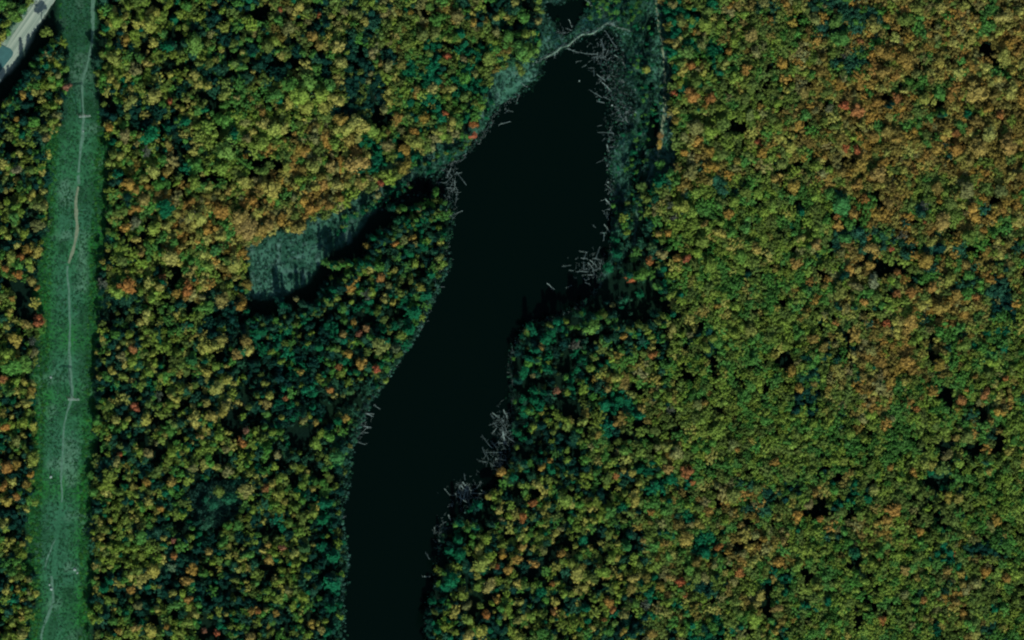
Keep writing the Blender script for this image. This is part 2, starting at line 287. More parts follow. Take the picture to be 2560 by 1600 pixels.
def pine_crown(seed):
    r = random.Random(seed); A = ([], []); z = 1.3
    while z < 3.9:
        f = (3.95-z)/2.65; rad = (.25+.85*f) if f < .9 else .9; nb = 7
        for k in range(nb):
            a_ = k*2*math.pi/nb+z*9+r.uniform(-.25, .25); L = rad*r.uniform(.65, 1.1)
            for j in range(1, 6):
                q = L*j/5; c = Vector((math.cos(a_)*q, math.sin(a_)*q, z+.12*j/5-.02*j))
                for _ in range(2): 
                    w_ = .17*(1.1-.12*j)*r.uniform(.7, 1.2); d = Vector((r.uniform(-w_, w_), r.uniform(-w_, w_), r.uniform(-.05, .07)))
                    u = Vector((math.cos(a_+r.uniform(-.6, .6)), math.sin(a_+r.uniform(-.6, .6)), r.uniform(-.3, .4)))*w_; v = Vector((-u.y, u.x, r.uniform(-.06, .06)))
                    p = c+d; i = len(A[0]); A[0].extend([p-u-v*.5, p+u*1.2-v*.2, p+u+v*.6, p-u*.8+v*.7]); A[1].append((i, i+1, i+2, i+3))
        z += .27
    V, F = stick(Vector((0, 0, 1.2)), Vector((0, 0, 3.95)), .42, .03, 8); add(A, (V, F)); return A
def sparse_crown(seed):
    r = random.Random(seed); A = ([], [])
    for k in range(26):
        a_ = r.uniform(0, 6.28); q = r.uniform(.1, .85); c = Vector((math.cos(a_)*q, math.sin(a_)*q, CZ+.4-.5*q*q+r.uniform(-.3, .2)))
        add(A, stick(Vector((math.cos(a_)*.12*q, math.sin(a_)*.12*q, 2.2)), c, .035, .014, 3)); add(A, leaf_quads(c, .16, 10, .06, r, -1))
    return A
def trunk(seed):
    r = random.Random(seed); A = ([], []); add(A, stick(Vector((0, 0, -.05)), Vector((0, 0, 1.9)), .085, .055, 7)); add(A, stick(Vector((0, 0, 1.9)), Vector((.03, .02, 3.2)), .055, .02, 6))
    for k in range(5):
        a_ = k*2.4; add(A, stick(Vector((0, 0, 1.6+.22*k)), Vector((math.cos(a_)*.6, math.sin(a_)*.6, 2.6+.1*k)), .035, .012, 4))
    return A
PB = [broad_crown(s) for s in range(12)]; PF = [fine_crown(s+50) for s in range(8)]; PP = [pine_crown(s+90) for s in range(4)]; PS = [sparse_crown(s+130) for s in range(3)]; TR = trunk(5)
def mesh_of(name, parts):                        # parts: [(geometry, material)]
    A = ([], []); mi = []
    for k, (g, m) in enumerate(parts): add(A, g); mi += [k]*len(g[1])
    me = bpy.data.meshes.new(name); me.from_pydata([tuple(v) for v in A[0]], [], A[1])
    for g, m in parts: me.materials.append(m)
    me.polygons.foreach_set('material_index', mi); me.update(); return me
TRUNK_ME = mesh_of('trunk', [(TR, M_BARK)])
CROWN_ME = {'B': [mesh_of('crown', [(g, M_LEAF)]) for g in PB], 'F': [mesh_of('crown', [(g, M_LEAF)]) for g in PF], 'P': [mesh_of('crown', [(g, M_LEAF)]) for g in PP], 'S': [mesh_of('crown', [(g, M_LEAF)]) for g in PS]}
protos = bpy.data.collections.new('whole_trees')   # not linked to the scene: only instanced by the forest
order = [('B', g) for g in PB]+[('F', g) for g in PF]+[('P', g) for g in PP]+[('S', g) for g in PS]
for k, (_, g) in enumerate(order):
    protos.objects.link(bpy.data.objects.new('t%02d' % k, mesh_of('t%02d' % k, [(g, M_LEAF), (TR, M_BARK)])))
START = {'B': (0, 12), 'F': (12, 20), 'P': (20, 24), 'S': (24, 27)}
TINT = {'y': (.268, .278, .064), 'l': (.150, .235, .038), 'g': (.064, .186, .036), 'o': (.275, .190, .042), 'r': (.30, .105, .042), 't': (.180, .192, .066),
        'd': (.007, .046, .030), 'e': (.008, .110, .046), 'p': (.110, .135, .098), 'k': (.098, .158, .034), 'b': (.168, .148, .036), 's': (.020, .084, .044)}
NAMEC = {'y': 'yellow', 'l': 'lime', 'g': 'green', 'o': 'orange', 'r': 'red', 't': 'tan', 'd': 'dark', 'e': 'emerald', 'p': 'grey', 'k': 'olive', 'b': 'brown', 's': 'dusky'}
HAND = {
(0,0): """1090,190,75,l 1470,125,45,y 1595,35,50,l 1285,225,50,y 1420,235,80,ly 1185,385,50,o 1440,400,50,y 1085,545,75,yl 1600,440,65,e 1280,650,65,t 1045,745,45,y 1105,800,40,y 1235,840,45,y 1440,910,85,y 1230,960,70,yk 1600,960,35,r 1830,400,90,gl 2110,250,60,ly 1990,320,40,t 1970,610,50,k 1970,810,45,y 2240,920,35,t 2120,900,60,ky 1030,1210,45,o 1470,1165,40,y 1170,1290,60,t 1420,1270,95,e 1760,1150,60,e 1850,1200,45,l 2130,1150,60,g 2210,1260,60,e 1390,1430,60,p 2150,1400,110,gl 1290,1360,35,t 1820,1430,50,y 210,890,45,o 330,870,45,y 395,945,40,y 555,950,40,y 510,1000,40,l 635,820,45,rp 620,650,40,gl 545,720,35,t 440,300,60,lk 445,520,45,t 320,1150,60,g 500,1150,55,l 545,1090,50,t 155,1120,30,o 100,1215,40,l 410,1220,50,k 430,1300,45,t 455,1465,45,y 0,1350,30,l 2380,1250,50,y 2330,1310,50,t 2310,1160,55,ty 120,150,60,gk 200,80,55,g 60,220,50,l 100,60,55,gk 170,170,40,gl 20,330,45,yl 70,120,45,k 20,40,60,g""",
(640,0): """1700,180,70,g 1510,180,40,l 1455,115,35,o 1910,150,75,t 2050,215,45,o 2265,165,40,y 770,445,70,y 860,490,30,l 790,590,60,y 1090,510,50,t 590,140,30,r 230,90,30,r 390,80,70,y 540,340,55,o 220,200,50,g 440,500,40,g 1420,420,60,k 1800,525,40,r 2200,550,80,lk 1960,560,40,t 2070,700,40,t 1985,730,60,g 1055,765,40,t 2265,310,45,t 2370,370,80,g 330,800,90,g 500,800,90,gl 680,820,80,g 180,900,70,g 430,900,95,l 600,900,90,l 760,940,80,y 480,1010,85,ly 650,1010,80,y 310,960,60,y 60,1060,45,o 70,1160,60,y 160,1220,80,ly 260,1220,60,y 60,1350,70,l 800,1130,70,o 830,1220,90,y 930,1160,80,y 1000,1210,80,y 1100,1230,70,l 870,1330,60,yo 760,1340,80,l 940,1420,60,o 960,1300,50,y 560,1290,70,tk 1210,1040,50,t 1500,905,40,o 1785,1070,35,r 1590,1110,60,o 1330,1130,60,o 1495,1245,50,o 1850,1170,60,y 2060,1180,50,ro 2050,1280,45,r 1950,1290,50,g 1980,910,60,k 1850,830,50,y 1680,830,60,yt 1250,1370,70,t 1500,1350,90,ky 2130,1010,50,l 1260,960,40,y 1400,1410,60,o 1880,180,50,ot 1690,320,60,kt 1580,320,60,kt 950,130,60,tk 830,110,50,t 1030,200,50,yt 1180,330,50,k 300,270,70,tk 100,430,60,k 180,400,50,l 1240,620,60,t 1370,600,60,bk 1480,150,40,k 1640,60,50,gk 1640,500,50,k""",
(1280,0): """110,155,70,g 30,20,50,y 150,330,70,l 100,480,110,g 170,500,100,gl 240,200,45,t 40,330,50,g 1520,40,50,t 1850,100,60,k 1830,220,75,l 1690,190,50,l 1960,250,70,lk 1720,300,30,o 2100,380,50,l 2250,330,80,to 2070,50,50,o 1515,590,25,y 1690,610,45,ro 1600,590,50,k 1270,650,40,y 2010,610,50,y 2210,650,60,o 2120,740,70,l 1960,540,50,g 2050,480,40,o 1700,900,80,or 1870,930,60,ro 1820,1000,40,o 1530,880,35,r 2160,850,50,oy 1730,1190,80,tb 1625,1300,55,t 1400,1275,42,tr 1395,1360,40,oy 1680,1380,40,y 1870,1440,55,o 2320,1350,45,r 2370,1440,60,o 1620,1440,45,o 1860,1250,70,l 2000,1180,80,k 1970,1020,50,l 80,660,60,kl 1740,780,60,k 1650,480,70,kg 1800,400,60,tk 2300,500,60,t 1560,400,60,ty 2380,30,60,tk 1600,200,60,kt 2250,1080,60,kt 2200,930,60,k""",
(1920,0): """225,215,55,oy 170,20,50,o 650,200,80,kg 700,360,90,g 1200,360,60,y 1120,160,50,o 1340,440,50,ly 870,390,40,ro 1080,500,90,ob 1620,590,60,yo 1290,570,90,ob 710,520,35,p 690,610,35,l 580,635,35,l 600,500,50,k 140,600,60,o 1300,190,80,k 1630,80,60,y 1850,60,60,yk 2230,150,90,yt 2230,550,90,y 1970,200,30,t 1760,400,60,yt 1920,360,60,y 1100,680,70,ob 1800,700,70,y 2060,650,60,y 1500,950,90,yk 1980,870,110,oy 2200,1080,50,ro 2080,1020,60,o 1880,1080,50,e 840,1050,80,ro 720,990,50,r 580,1020,50,tp 450,1040,45,t 350,1100,60,g 80,1000,60,l 100,1180,60,l 1220,920,50,ro 730,1400,50,r 840,1420,45,r 1380,1250,50,o 1780,1260,50,ro 1620,1370,100,ob 1770,1400,70,o 1990,1410,110,yo 560,1240,45,o 890,1190,50,y 2120,360,50,y 2260,430,70,o 1000,1290,60,ob 1980,1150,70,b 960,880,40,g 1600,820,40,g 440,190,70,tk 1000,240,80,yb 1400,80,80,bk 2330,660,60,yo 2300,860,90,yt 2100,1260,90,yt 2280,1380,100,ot 1400,700,60,kt 1130,1250,70,to""",
(0,400): """1450,105,70,y 1590,100,50,yo 1360,180,55,yk 1210,230,70,o 1300,300,60,o 1350,380,60,to 1110,125,50,e 1560,450,95,e 1290,450,50,o 1200,370,60,d 1870,540,90,y 1800,530,60,t 1830,210,70,lk 1970,250,50,y 2160,290,45,oy 2090,360,45,y 1670,215,35,l 2080,80,80,l 2310,220,70,y 2080,480,90,o 2380,380,50,o 2330,650,110,ot 2090,720,60,y 1440,650,80,ly 1560,620,50,y 1190,640,50,o 1270,600,60,pt 1280,750,45,y 1600,920,90,y 1680,960,50,y 1640,780,50,g 2030,850,60,ge 2220,970,90,yk 1330,880,40,to 1150,960,60,k 1410,1150,60,y 1525,1190,60,y 1540,1110,40,rb 1200,1180,80,ro 1100,1250,70,l 1450,1300,60,l 1770,1220,70,ro 1755,1300,40,o 1670,1260,50,o 1910,1300,40,t 2100,1320,80,tb 1960,1400,70,g 1380,1470,60,y 2280,1370,60,o 2170,1180,40,l 1960,1000,60,lk 970,1170,60,p 270,265,40,g 410,300,35,y 300,330,50,y 220,360,40,l 150,440,50,gl 200,490,35,l 130,560,60,g 60,390,40,l 360,620,70,tk 20,660,50,l 220,700,50,l 65,725,35,y 100,910,60,ly 200,910,40,ro 345,875,60,yo 270,980,60,l 180,980,55,g 55,1030,40,or 170,1075,45,or 350,1210,30,o 90,1435,40,y 360,1490,50,r 110,1310,35,o 380,440,60,tk 280,100,50,k 160,90,50,pt 250,850,50,ob 40,180,40,k 300,1140,50,to 2250,560,90,ot""",
(640,400): """540,60,70,yk 940,40,110,ot 1190,140,50,l 1180,220,40,r 1410,60,80,ok 1145,340,40,t 770,240,60,y 560,260,50,y 150,260,90,yo 60,100,60,k 420,190,60,l 440,250,40,g 290,60,50,ly 540,460,70,o 620,160,50,b 700,360,40,t 250,530,50,o 410,650,70,ot 30,670,70,ot 800,360,40,o 600,410,50,b 1437,235,25,p 370,520,50,k 150,340,60,l 1550,470,50,ty 1710,490,30,k 1475,730,40,oy 1310,785,40,or 1500,790,35,t 1740,780,35,yl 1760,975,45,l 1550,1200,50,yl 1080,1010,60,yt 1180,1010,50,g 1310,1040,35,y 950,1105,50,o 1180,1110,50,or 890,1200,60,o 890,1255,30,y 710,1110,22,l 1250,1180,40,t 1220,1310,45,y 1295,1345,35,y 755,1310,40,lk 1040,1270,60,p 1360,1250,50,k 1460,1140,35,k 820,1410,45,g 235,1320,45,d 1700,310,40,g 1180,690,30,e 1600,830,40,e 1500,1450,80,e 1620,1280,55,e 1660,1090,40,e 380,1310,30,t 1730,930,45,tg 1350,580,60,se 1340,660,55,sk 1400,760,50,tk 700,60,60,to 750,90,50,ty 120,610,60,ot 680,420,60,ob""",
(1280,400): """1690,130,80,t 1600,440,80,yl 1500,430,45,p 1530,540,45,p 1340,505,30,t 1470,690,40,o 1385,700,35,ot 1300,955,50,ro 1640,935,50,r 1560,930,50,o 1420,890,60,t 1120,1120,50,r 1010,890,50,e 910,1030,60,e 1060,620,45,g 1090,680,35,l 1420,760,40,k 1230,270,60,kg 1380,590,25,k 1310,600,40,d 1060,1320,50,se 1220,1270,40,e 950,1370,30,t 870,1450,40,l 1220,1090,70,gk 1850,60,60,o 1930,60,50,o 2120,80,50,t 1870,200,40,y 2200,300,70,k 1730,320,60,l 2320,320,60,l 2050,510,60,o 1820,600,40,ot 1930,680,50,yo 2070,680,60,g 2220,620,80,g 1800,770,70,l 2310,840,60,oy 1750,870,60,l 2380,500,60,l 1880,1000,80,l 2230,1080,40,d 1500,1280,50,l 2120,1370,60,l 1940,1380,35,o 1690,500,60,l 1350,370,50,se 1320,820,50,sk 2100,380,60,l 2150,900,70,gl 1250,1000,50,sk 1400,40,50,g""",
(1920,400): """80,170,60,oy 230,260,70,ob 880,40,80,ob 1090,40,60,o 1050,130,90,ot 1280,90,50,y 850,240,60,o 910,370,50,or 1000,420,30,l 1600,270,70,ot 1680,310,50,l 1880,280,90,t 1620,380,40,o 1940,500,90,o 1650,600,90,ot 1480,590,30,r 1320,510,30,r 1820,430,50,y 700,410,100,ge 650,530,40,or 800,510,60,o 660,620,60,o 560,560,50,g 780,600,70,g 730,730,70,ge 310,740,50,y 460,800,60,ot 970,830,70,ot 1160,840,40,r 1270,710,60,p 1470,440,60,p 1450,500,50,s 1550,770,60,yk 2140,700,45,g 1900,740,80,k 1630,830,80,d 1500,940,80,ob 1560,1200,60,o 1700,1130,80,ky 1780,1270,60,ob 1960,1290,45,or 2200,1090,40,o 270,970,60,o 740,900,40,o 880,910,40,o 690,1240,80,ky 200,1350,40,gl 1350,1250,60,or 1220,1260,50,rb 1220,1060,40,ro 1640,1400,90,yo 2350,430,50,o 2290,160,60,yo 1900,1090,60,g 720,1090,60,d 1000,1150,70,pt 130,40,60,lt 2200,300,80,kt 450,60,60,lk""",
(0,800): """70,50,45,y 250,50,50,to 365,30,50,r 150,190,70,yo 60,330,70,l 100,440,110,g 230,430,90,gl 30,555,50,ro 300,590,40,yt 300,670,45,oy 250,785,55,y 310,1000,45,y 210,970,50,l 40,1010,50,or 150,1150,50,tk 310,1310,75,ly 260,1230,30,l 60,1380,60,or 150,1370,50,o 290,1460,40,o 90,680,50,gk 320,310,45,t 300,200,45,p 1320,30,40,y 1085,140,50,g 1225,130,50,l 1250,400,55,l 1250,270,50,rb 1440,320,40,ly 1070,490,35,y 1405,490,50,l 1100,600,35,g 1370,230,40,l 1580,240,50,l 1930,240,80,y 2050,250,60,y 2350,280,60,y 2240,330,60,ot 1820,390,60,eg 1940,390,40,e 1950,500,45,y 2140,435,30,y 2150,570,50,y 2210,600,35,y 2060,640,80,y 1660,750,45,y 1950,780,45,y 2150,800,60,y 2000,910,65,y 2100,880,50,y 1850,940,70,y 1270,820,48,r 1025,815,50,lk 1090,950,50,y 1200,940,40,y 1170,990,50,l 1380,945,60,y 1860,880,35,y 1700,670,40,ly 2330,1040,35,rp 2290,1160,50,ro 1890,1100,40,ot 2080,1080,60,lk 1020,1270,30,l 1130,1270,30,r 1100,1340,50,ty 1410,1260,50,t 1590,1340,50,l 1480,1165,25,t 2140,1220,40,t 1500,720,50,p 1600,820,50,lk 2150,1430,60,t 2360,1450,40,ly 1040,1470,70,l 1220,1480,45,ly 1820,1400,50,t 1150,350,50,t 2100,180,60,yb 2320,200,60,b""",
(640,800): """80,600,40,yl 120,720,45,yl 145,300,35,l 520,125,30,l 490,220,30,l 240,390,40,l 425,495,33,oy 710,265,45,g 870,320,50,o 1000,410,60,o 785,440,40,rb 1135,460,45,r 970,130,35,rp 920,15,35,o 825,130,40,ot 1180,250,90,tk 695,660,40,or 740,715,35,ty 825,710,25,tl 280,740,30,rb 100,800,50,to 845,930,45,o 565,965,35,oy 450,950,45,t 245,920,30,ly 150,1060,45,l 230,1060,45,gk 690,1100,60,g 600,1080,50,l 1220,575,38,l 730,1240,40,l 890,1190,30,tl 200,1270,45,t 110,1230,50,g 170,1380,40,l 360,1380,40,lt 270,1480,40,l 1460,100,60,e 760,1300,80,ge 2310,1440,50,o 780,960,45,e 480,660,60,e 600,260,50,e 60,110,60,e 1300,60,50,e 560,1180,60,lk 900,680,40,ek 1040,80,40,tr 1320,270,45,st""",
(1280,800): """735,80,80,gl 510,15,35,l 180,70,40,e 1050,155,38,o 280,250,35,ot 600,240,65,p 1510,100,60,ty 1460,30,50,yk 1280,110,40,l 880,230,40,g 1900,170,50,l 2250,100,70,yk 2100,130,60,l 1830,270,60,l 1800,480,50,ly 975,550,50,y 750,450,45,l 1330,330,45,ro 900,650,45,to 420,670,40,rp 520,680,40,l 680,640,60,l 1130,700,50,ky 100,510,60,e 200,525,30,t 1380,700,60,gl 1415,590,30,l 1810,790,50,o 1860,690,35,o 280,880,25,y 510,950,50,l 670,960,55,ly 325,945,30,l 970,980,35,o 60,1070,45,e 1230,840,50,ot 690,1330,55,g 860,1300,40,g 1050,1240,50,gl 1220,1240,60,l 1460,1200,60,tl 1550,1270,70,t 1470,1410,60,ot 280,1395,40,oy 360,1330,30,o 520,1320,45,l 520,1225,35,l 1650,1430,70,ro 1050,1420,35,oy 1130,1440,50,y 980,1470,40,ro 1940,1060,90,l 1830,1130,30,l 1960,920,50,l 2120,1220,40,o 1980,1290,40,l 1500,850,50,p 330,170,60,e 430,30,60,e 230,290,45,e 340,470,50,e 220,760,50,e 100,850,45,e 1750,800,60,tk 2080,1190,60,tk 100,740,45,e""",
(1920,800): """1120,30,50,r 630,30,40,or 1350,30,90,oy 1300,110,50,oy 910,200,40,t 1170,240,35,o 810,320,35,t 530,250,60,ot 220,480,60,o 1080,400,60,o 1320,400,80,o 1380,470,60,o 1620,420,70,ok 1160,570,60,o 1280,580,50,y 900,540,50,ot 860,670,45,o 520,540,50,l 990,750,40,to 1150,750,40,o 1410,840,40,or 1870,660,30,o 2050,700,60,ro 1830,760,60,or 1990,780,40,t 1960,530,30,o 2250,550,35,ro 2110,950,30,oy 2350,690,50,lk 1640,90,80,g 1850,230,80,lk 1880,440,50,l 300,650,50,o 430,600,40,ot 1170,930,40,t 1040,1100,35,l 1480,1360,60,yl 1550,1380,50,y 1150,1390,40,o 1370,1440,50,o 340,1190,40,l 720,1330,50,ly 2280,1240,50,y 2090,1430,45,oy 60,1340,50,o 1800,1350,60,l 780,1070,60,l 430,970,50,l 1890,1090,70,kt 1700,1270,60,t 430,180,60,ok""",
(0,1200): """30,60,50,or 60,200,60,yo 150,160,45,or 250,40,50,ob 40,410,50,yk 160,770,45,g 120,870,50,g 60,1040,40,y 170,1030,35,yo 270,550,40,l 200,1240,35,y 200,1310,35,oy 120,1350,45,ly 210,1460,60,y 275,940,35,t 270,1060,30,t 320,210,45,l 1280,145,40,l 1400,200,50,y 1510,270,40,o 1480,300,35,y 1340,260,45,g 950,400,38,y 1040,380,30,y 1290,370,35,y 1185,370,50,lk 1065,530,28,ly 1320,550,75,g 1550,550,35,y 1635,570,30,rp 1040,625,35,ly 970,620,25,l 1150,640,35,l 1640,715,40,ro 1380,20,45,o 1620,20,50,oy 990,50,70,l 1440,850,65,y 1815,850,65,o 1765,960,55,o 1620,820,50,pg 1170,950,45,g 1240,1040,45,o 1630,1070,45,y 1780,1130,45,o 1640,1190,55,g 1840,1270,40,y 1125,1240,40,g 1310,1190,50,t 940,1325,40,l 1280,1400,50,ot 1430,1420,70,y 1400,1490,40,l 1580,1385,35,o 1930,1420,30,rp 2050,1440,35,r 2390,1230,45,o 1970,680,40,yo 2010,780,35,l 2330,100,80,yt 1720,330,45,l 980,1030,60,e 1040,960,45,e 1120,1420,35,ot 2060,100,60,k 2180,1380,35,lk 1210,800,40,l 2370,1480,50,to 1290,860,60,k 1120,120,50,k 1000,470,50,k 2000,210,80,se 2150,180,70,se 1960,400,70,s""",
(640,1200): """90,75,45,rb 150,40,50,y 210,150,60,yl 270,200,35,y 385,150,40,l 430,190,40,g 180,230,40,gl 330,290,35,l 530,320,60,l 440,360,60,k 780,310,30,l 420,500,55,lg 310,400,50,kg 115,610,35,oy 255,635,35,rp 355,700,50,y 120,760,50,ot 170,700,45,l 640,380,60,e 650,230,70,e 740,730,75,e 740,990,85,e 720,1210,60,e 560,860,35,g 230,950,40,l 320,940,30,l 490,910,45,l 120,1060,60,gl 220,1120,60,l 300,1040,45,t 450,1110,60,l 340,1200,50,l 15,1240,35,ro 190,1260,40,o 425,1255,30,y 520,1360,45,oy 580,1360,30,y 650,1330,35,l 795,1290,38,l 620,1420,45,yt 20,520,35,g 630,20,40,g 2300,290,45,y 2390,350,40,l 2320,370,30,t 2180,560,50,l 2120,620,40,ly 2330,700,50,o 2130,800,90,yl 2060,830,50,y 2220,720,60,l 2280,820,30,r 2390,840,50,o 2210,990,70,yt 2280,1125,45,o 1960,1090,60,l 1990,1190,50,t 2120,1190,40,kl 2180,1275,45,ro 2010,1320,60,lk 1880,1440,40,l 2130,1430,70,yl 2380,1230,60,l 2000,1480,60,y 1920,570,50,e 1920,700,60,e 1840,960,80,e 1800,1020,50,e 1760,1140,35,e 1680,1150,35,e 1720,1430,40,e 770,1370,50,se 620,620,50,e 450,40,60,lg 470,650,60,ek""",
(1280,1200): """240,40,50,yt 1195,30,40,y 200,220,45,ro 100,360,50,ro 800,210,60,l 1155,210,60,y 500,180,80,lk 560,220,50,y 1040,250,50,e 920,310,70,g 770,385,40,yl 1670,240,50,l 1480,200,40,e 1310,300,40,o 1700,20,40,ro 300,300,35,y 460,460,35,t 600,620,35,ly 740,640,35,y 90,640,45,oy 300,660,50,kt 470,690,45,o 1090,635,60,eg 1400,595,35,o 1240,570,40,to 1640,570,80,ot 1950,635,45,ro 2250,640,50,yo 1610,680,45,g 620,880,80,y 560,790,50,ly 860,860,80,lk 920,750,50,l 890,910,50,oy 210,790,50,o 50,750,60,o 1590,960,55,r 1500,920,45,ot 1400,1010,60,bo 1150,930,60,yo 1120,1040,60,ok 1020,910,35,yo 980,1020,50,l 380,980,30,or 280,1060,60,e 560,1080,40,ly 120,990,45,k 910,1150,60,o 950,1220,45,ro 700,1220,55,e 400,1240,40,or 1060,1260,60,t 1170,1170,50,gk 1460,1160,60,l 1260,1180,60,p 1730,1100,45,lk 1630,1090,35,ro 2150,870,60,ro 2090,960,50,t 2010,870,40,yo 2350,1090,60,y 1750,770,60,b 1680,850,60,gl 2300,520,50,t 2380,560,45,o 2160,420,40,to 290,1450,60,g 60,1470,60,ly 1050,1430,40,oy 2290,1310,80,l 1900,1390,60,g 1320,1450,60,bo 1250,1020,50,l 870,1320,30,or 50,1330,45,yt 1760,420,60,ok 2100,150,80,ky 1820,930,60,t""",
(1920,1200): """1700,160,60,oy 1800,170,60,yo 1000,90,60,ty 630,100,50,g 1180,280,80,o 280,350,60,o 490,370,40,or 1350,60,80,lk 1040,410,50,oy 1440,480,50,o 870,330,60,lk 1640,570,50,l 2160,380,60,o 2230,520,35,ot 160,560,60,ot 90,780,60,o 50,930,50,ot 1770,690,35,ro 1060,690,60,g 990,800,50,l 650,640,50,g 1290,850,60,ot 820,700,70,se 540,680,50,lk 1700,850,50,ot 1820,890,50,oy 2050,870,55,o 2260,930,50,o 470,1010,60,ly 650,980,45,l 560,1150,50,e 1150,930,40,l 1580,1040,45,ly 1470,1130,45,or 1780,1150,50,ot 1290,1080,50,t 2140,1210,50,e 90,1210,60,ot 80,1420,50,oy 240,1320,35,oy 1080,1330,50,or 910,1200,50,l 1840,1260,40,o 560,1440,40,ot 750,1470,40,y 1360,1380,50,t 1810,1350,45,ly 1640,1310,50,l 1960,980,60,t 280,820,60,lg 460,110,60,ob 2100,430,60,tk""",
}
hand = []                                        # (px, py, radius m, colour code)
for (ox, oy), s in HAND.items():
    for e in s.split():
        zx, zy, zr, c = e.split(','); x, y = ox+int(zx)/3.78, oy+int(zy)/3.78
        hand.append((x, y, max(1.9, int(zr)/3.78*M_PX*.98), c))
def tint_of(c, r, jit=.16):
    a_ = np.array(TINT[c[0]]); 
    if len(c) > 1: a_ = a_*.6+np.array(TINT[c[1]])*.4
    a_ = a_*r.uniform(1-jit, 1+jit)*np.array([r.uniform(.92, 1.08), r.uniform(.94, 1.06), r.uniform(.9, 1.15)]); return tuple(float(q) for q in a_)
def height_of(r_m): return 10.5+1.25*r_m
def base_of(x, y, r_m, h):
    kz = h/3.75; return G(x, y, CZ*kz), kz
def solo(x, y): return inside(x, y, CLEAR) or inside(x, y, EMEAD) or inside(x, y, MARSH_LIT)
def ratio(h, x, y): return h*.55 if solo(x, y) else h
# the 300 broadleaf crowns that show largest and every pine one can pick out stand as trees of their own; the rest is the forest
leafy = sorted([h for h in hand if h[3][0] not in 'ed'], key=lambda h: -h[2]); pines = [h for h in hand if h[3][0] in 'ed']
own, rest = leafy[:300], leafy[300:]
MARKS = [(60,70,'the pale road'),(212,291,'the upper power pole'),(184,999,'the lower power pole'),(95,795,'the red tree edging the clearing'),(170,668,'the bend in the clearing track'),(132,1470,'the whitish boulder on the track'),(235,1240,'the clearing\'s straight eastern edge'),
 (750,250,'the broad lime grove'),(640,650,'the marsh inlet\'s western end'),(850,550,'the middle of the marsh inlet'),(1090,460,'the marsh inlet\'s mouth'),(1440,100,'the beaver dam'),(1650,360,'the lone orange meadow tree'),(1595,600,'the east meadow\'s lower tip'),(1320,800,'the pond\'s narrowing'),
 (1210,335,'the bare northwest shore'),(1090,720,'the middle west shore'),(905,1045,'the logs off the west shore'),(1160,1230,'the logs off the southeast shore'),(1255,1070,'the logs below the pond\'s narrowing'),(850,1550,'the pond\'s lower west shore'),(1085,1560,'the pond\'s lower east shore'),
 (2345,268,'the black gap in the brown woods'),(2425,1090,'the small eastern glade'),(1700,1454,'the crimson tree in the south woods'),(1568,1368,'the bright green southern tree'),(2215,1500,'the paired black gaps'),(2555,1595,'the photo\'s lower eastern corner'),(2555,5,'the photo\'s upper eastern corner'),
 (2107,508,'the emerald patch in the eastern woods'),(2105,758,'the curved black gap'),(1720,1100,'the dark twin gap of the east bank'),(2216,808,'the red tree of the eastern woods'),(1704,647,'the red tree east of the meadow'),(740,120,'the upper middle woods'),(520,1440,'the tall yellow tree of the lower woods'),(335,1017,'the crimson tree beside the clearing'),(540,960,'the golden cluster'),(412,522,'the deep emerald tree'),(1970,55,'the orange top-edge tree')]
ONES = 'no one two three four five six seven eight nine ten eleven twelve thirteen fourteen fifteen sixteen seventeen eighteen nineteen twenty'.split()
def num(n): return ONES[min(n, 99)] if n <= 20 else ['', '', 'twenty', 'thirty', 'forty', 'fifty', 'sixty', 'seventy', 'eighty', 'ninety'][min(n, 99)//10]+('-'+ONES[n % 10] if n % 10 else '')
def octant(dx, dy): return ['east', 'southeast', 'south', 'southwest', 'west', 'northwest', 'north', 'northeast'][int(round(math.atan2(dy, dx)/(math.pi/4))) % 8]
USED = set()
def place_label(x, y, head, tail=lambda k: '', unit=25.0, word='crown'):
    ms = sorted(MARKS, key=lambda m: (m[0]-x)**2+(m[1]-y)**2)
    for k in range(len(ms)*2):
        m = ms[k//2]; dx, dy = x-m[0], y-m[1]; n = max(0, int(round(math.hypot(dx, dy)/unit)))
        pos = f"at {m[2]}" if n == 0 else f"{num(n)} {word}{'s' if n > 1 else ''} {octant(dx, dy)} of {m[2]}"
        t = f"{head} {pos}{tail(k % 2)}"
        if len(t.replace("'", 'x').split()) <= 16 and t not in USED: USED.add(t); return t
    return f"{head} {pos}"
def label_tree(h, noun):
    c = NAMEC[h[3][0]]+('-'+NAMEC[h[3][1]] if len(h[3]) > 1 else ''); size = 'large ' if h[2] > 5.6 else ('small ' if h[2] < 2.9 else '')
    near = sorted((q for q in hand if q is not h), key=lambda q: (q[0]-h[0])**2+(q[1]-h[1])**2)
    def tail(k):
        q = near[k]; cc = NAMEC[q[3][0]]; return f", {octant(h[0]-q[0], h[1]-q[1])} of {'an' if cc[0] in 'aeiou' else 'a'} {cc} one"
    t = place_label(h[0], h[1], f"{size}{c} {noun}", tail)
    return t if len(t.split()) <= 16 else place_label(h[0], h[1], f"{size}{c} {noun}")
trr = random.Random(21)
def plant(h, noun, name, cat, group, fam):
    x, y, r_m, c = h; ht = ratio(height_of(r_m), x, y)*trr.uniform(.94, 1.06); p, kz = base_of(x, y, r_m, ht)
    root = empty(name, (p.x, p.y, 0)); root.rotation_euler.z = trr.uniform(0, 6.28); q = trr.uniform(.88, 1.14); root.scale = (r_m*1.12*q, r_m*1.12/q, kz)
    tag(root, label_tree(h, noun), cat, group)
    cr = bpy.data.objects.new('crown', trr.choice(CROWN_ME[fam])); sc.collection.objects.link(cr); cr.parent = root; cr['tint'] = tint_of(c, trr)
    tk = bpy.data.objects.new('trunk', TRUNK_ME); sc.collection.objects.link(tk); tk.parent = root; tk['tint'] = (.1, .1, .1)
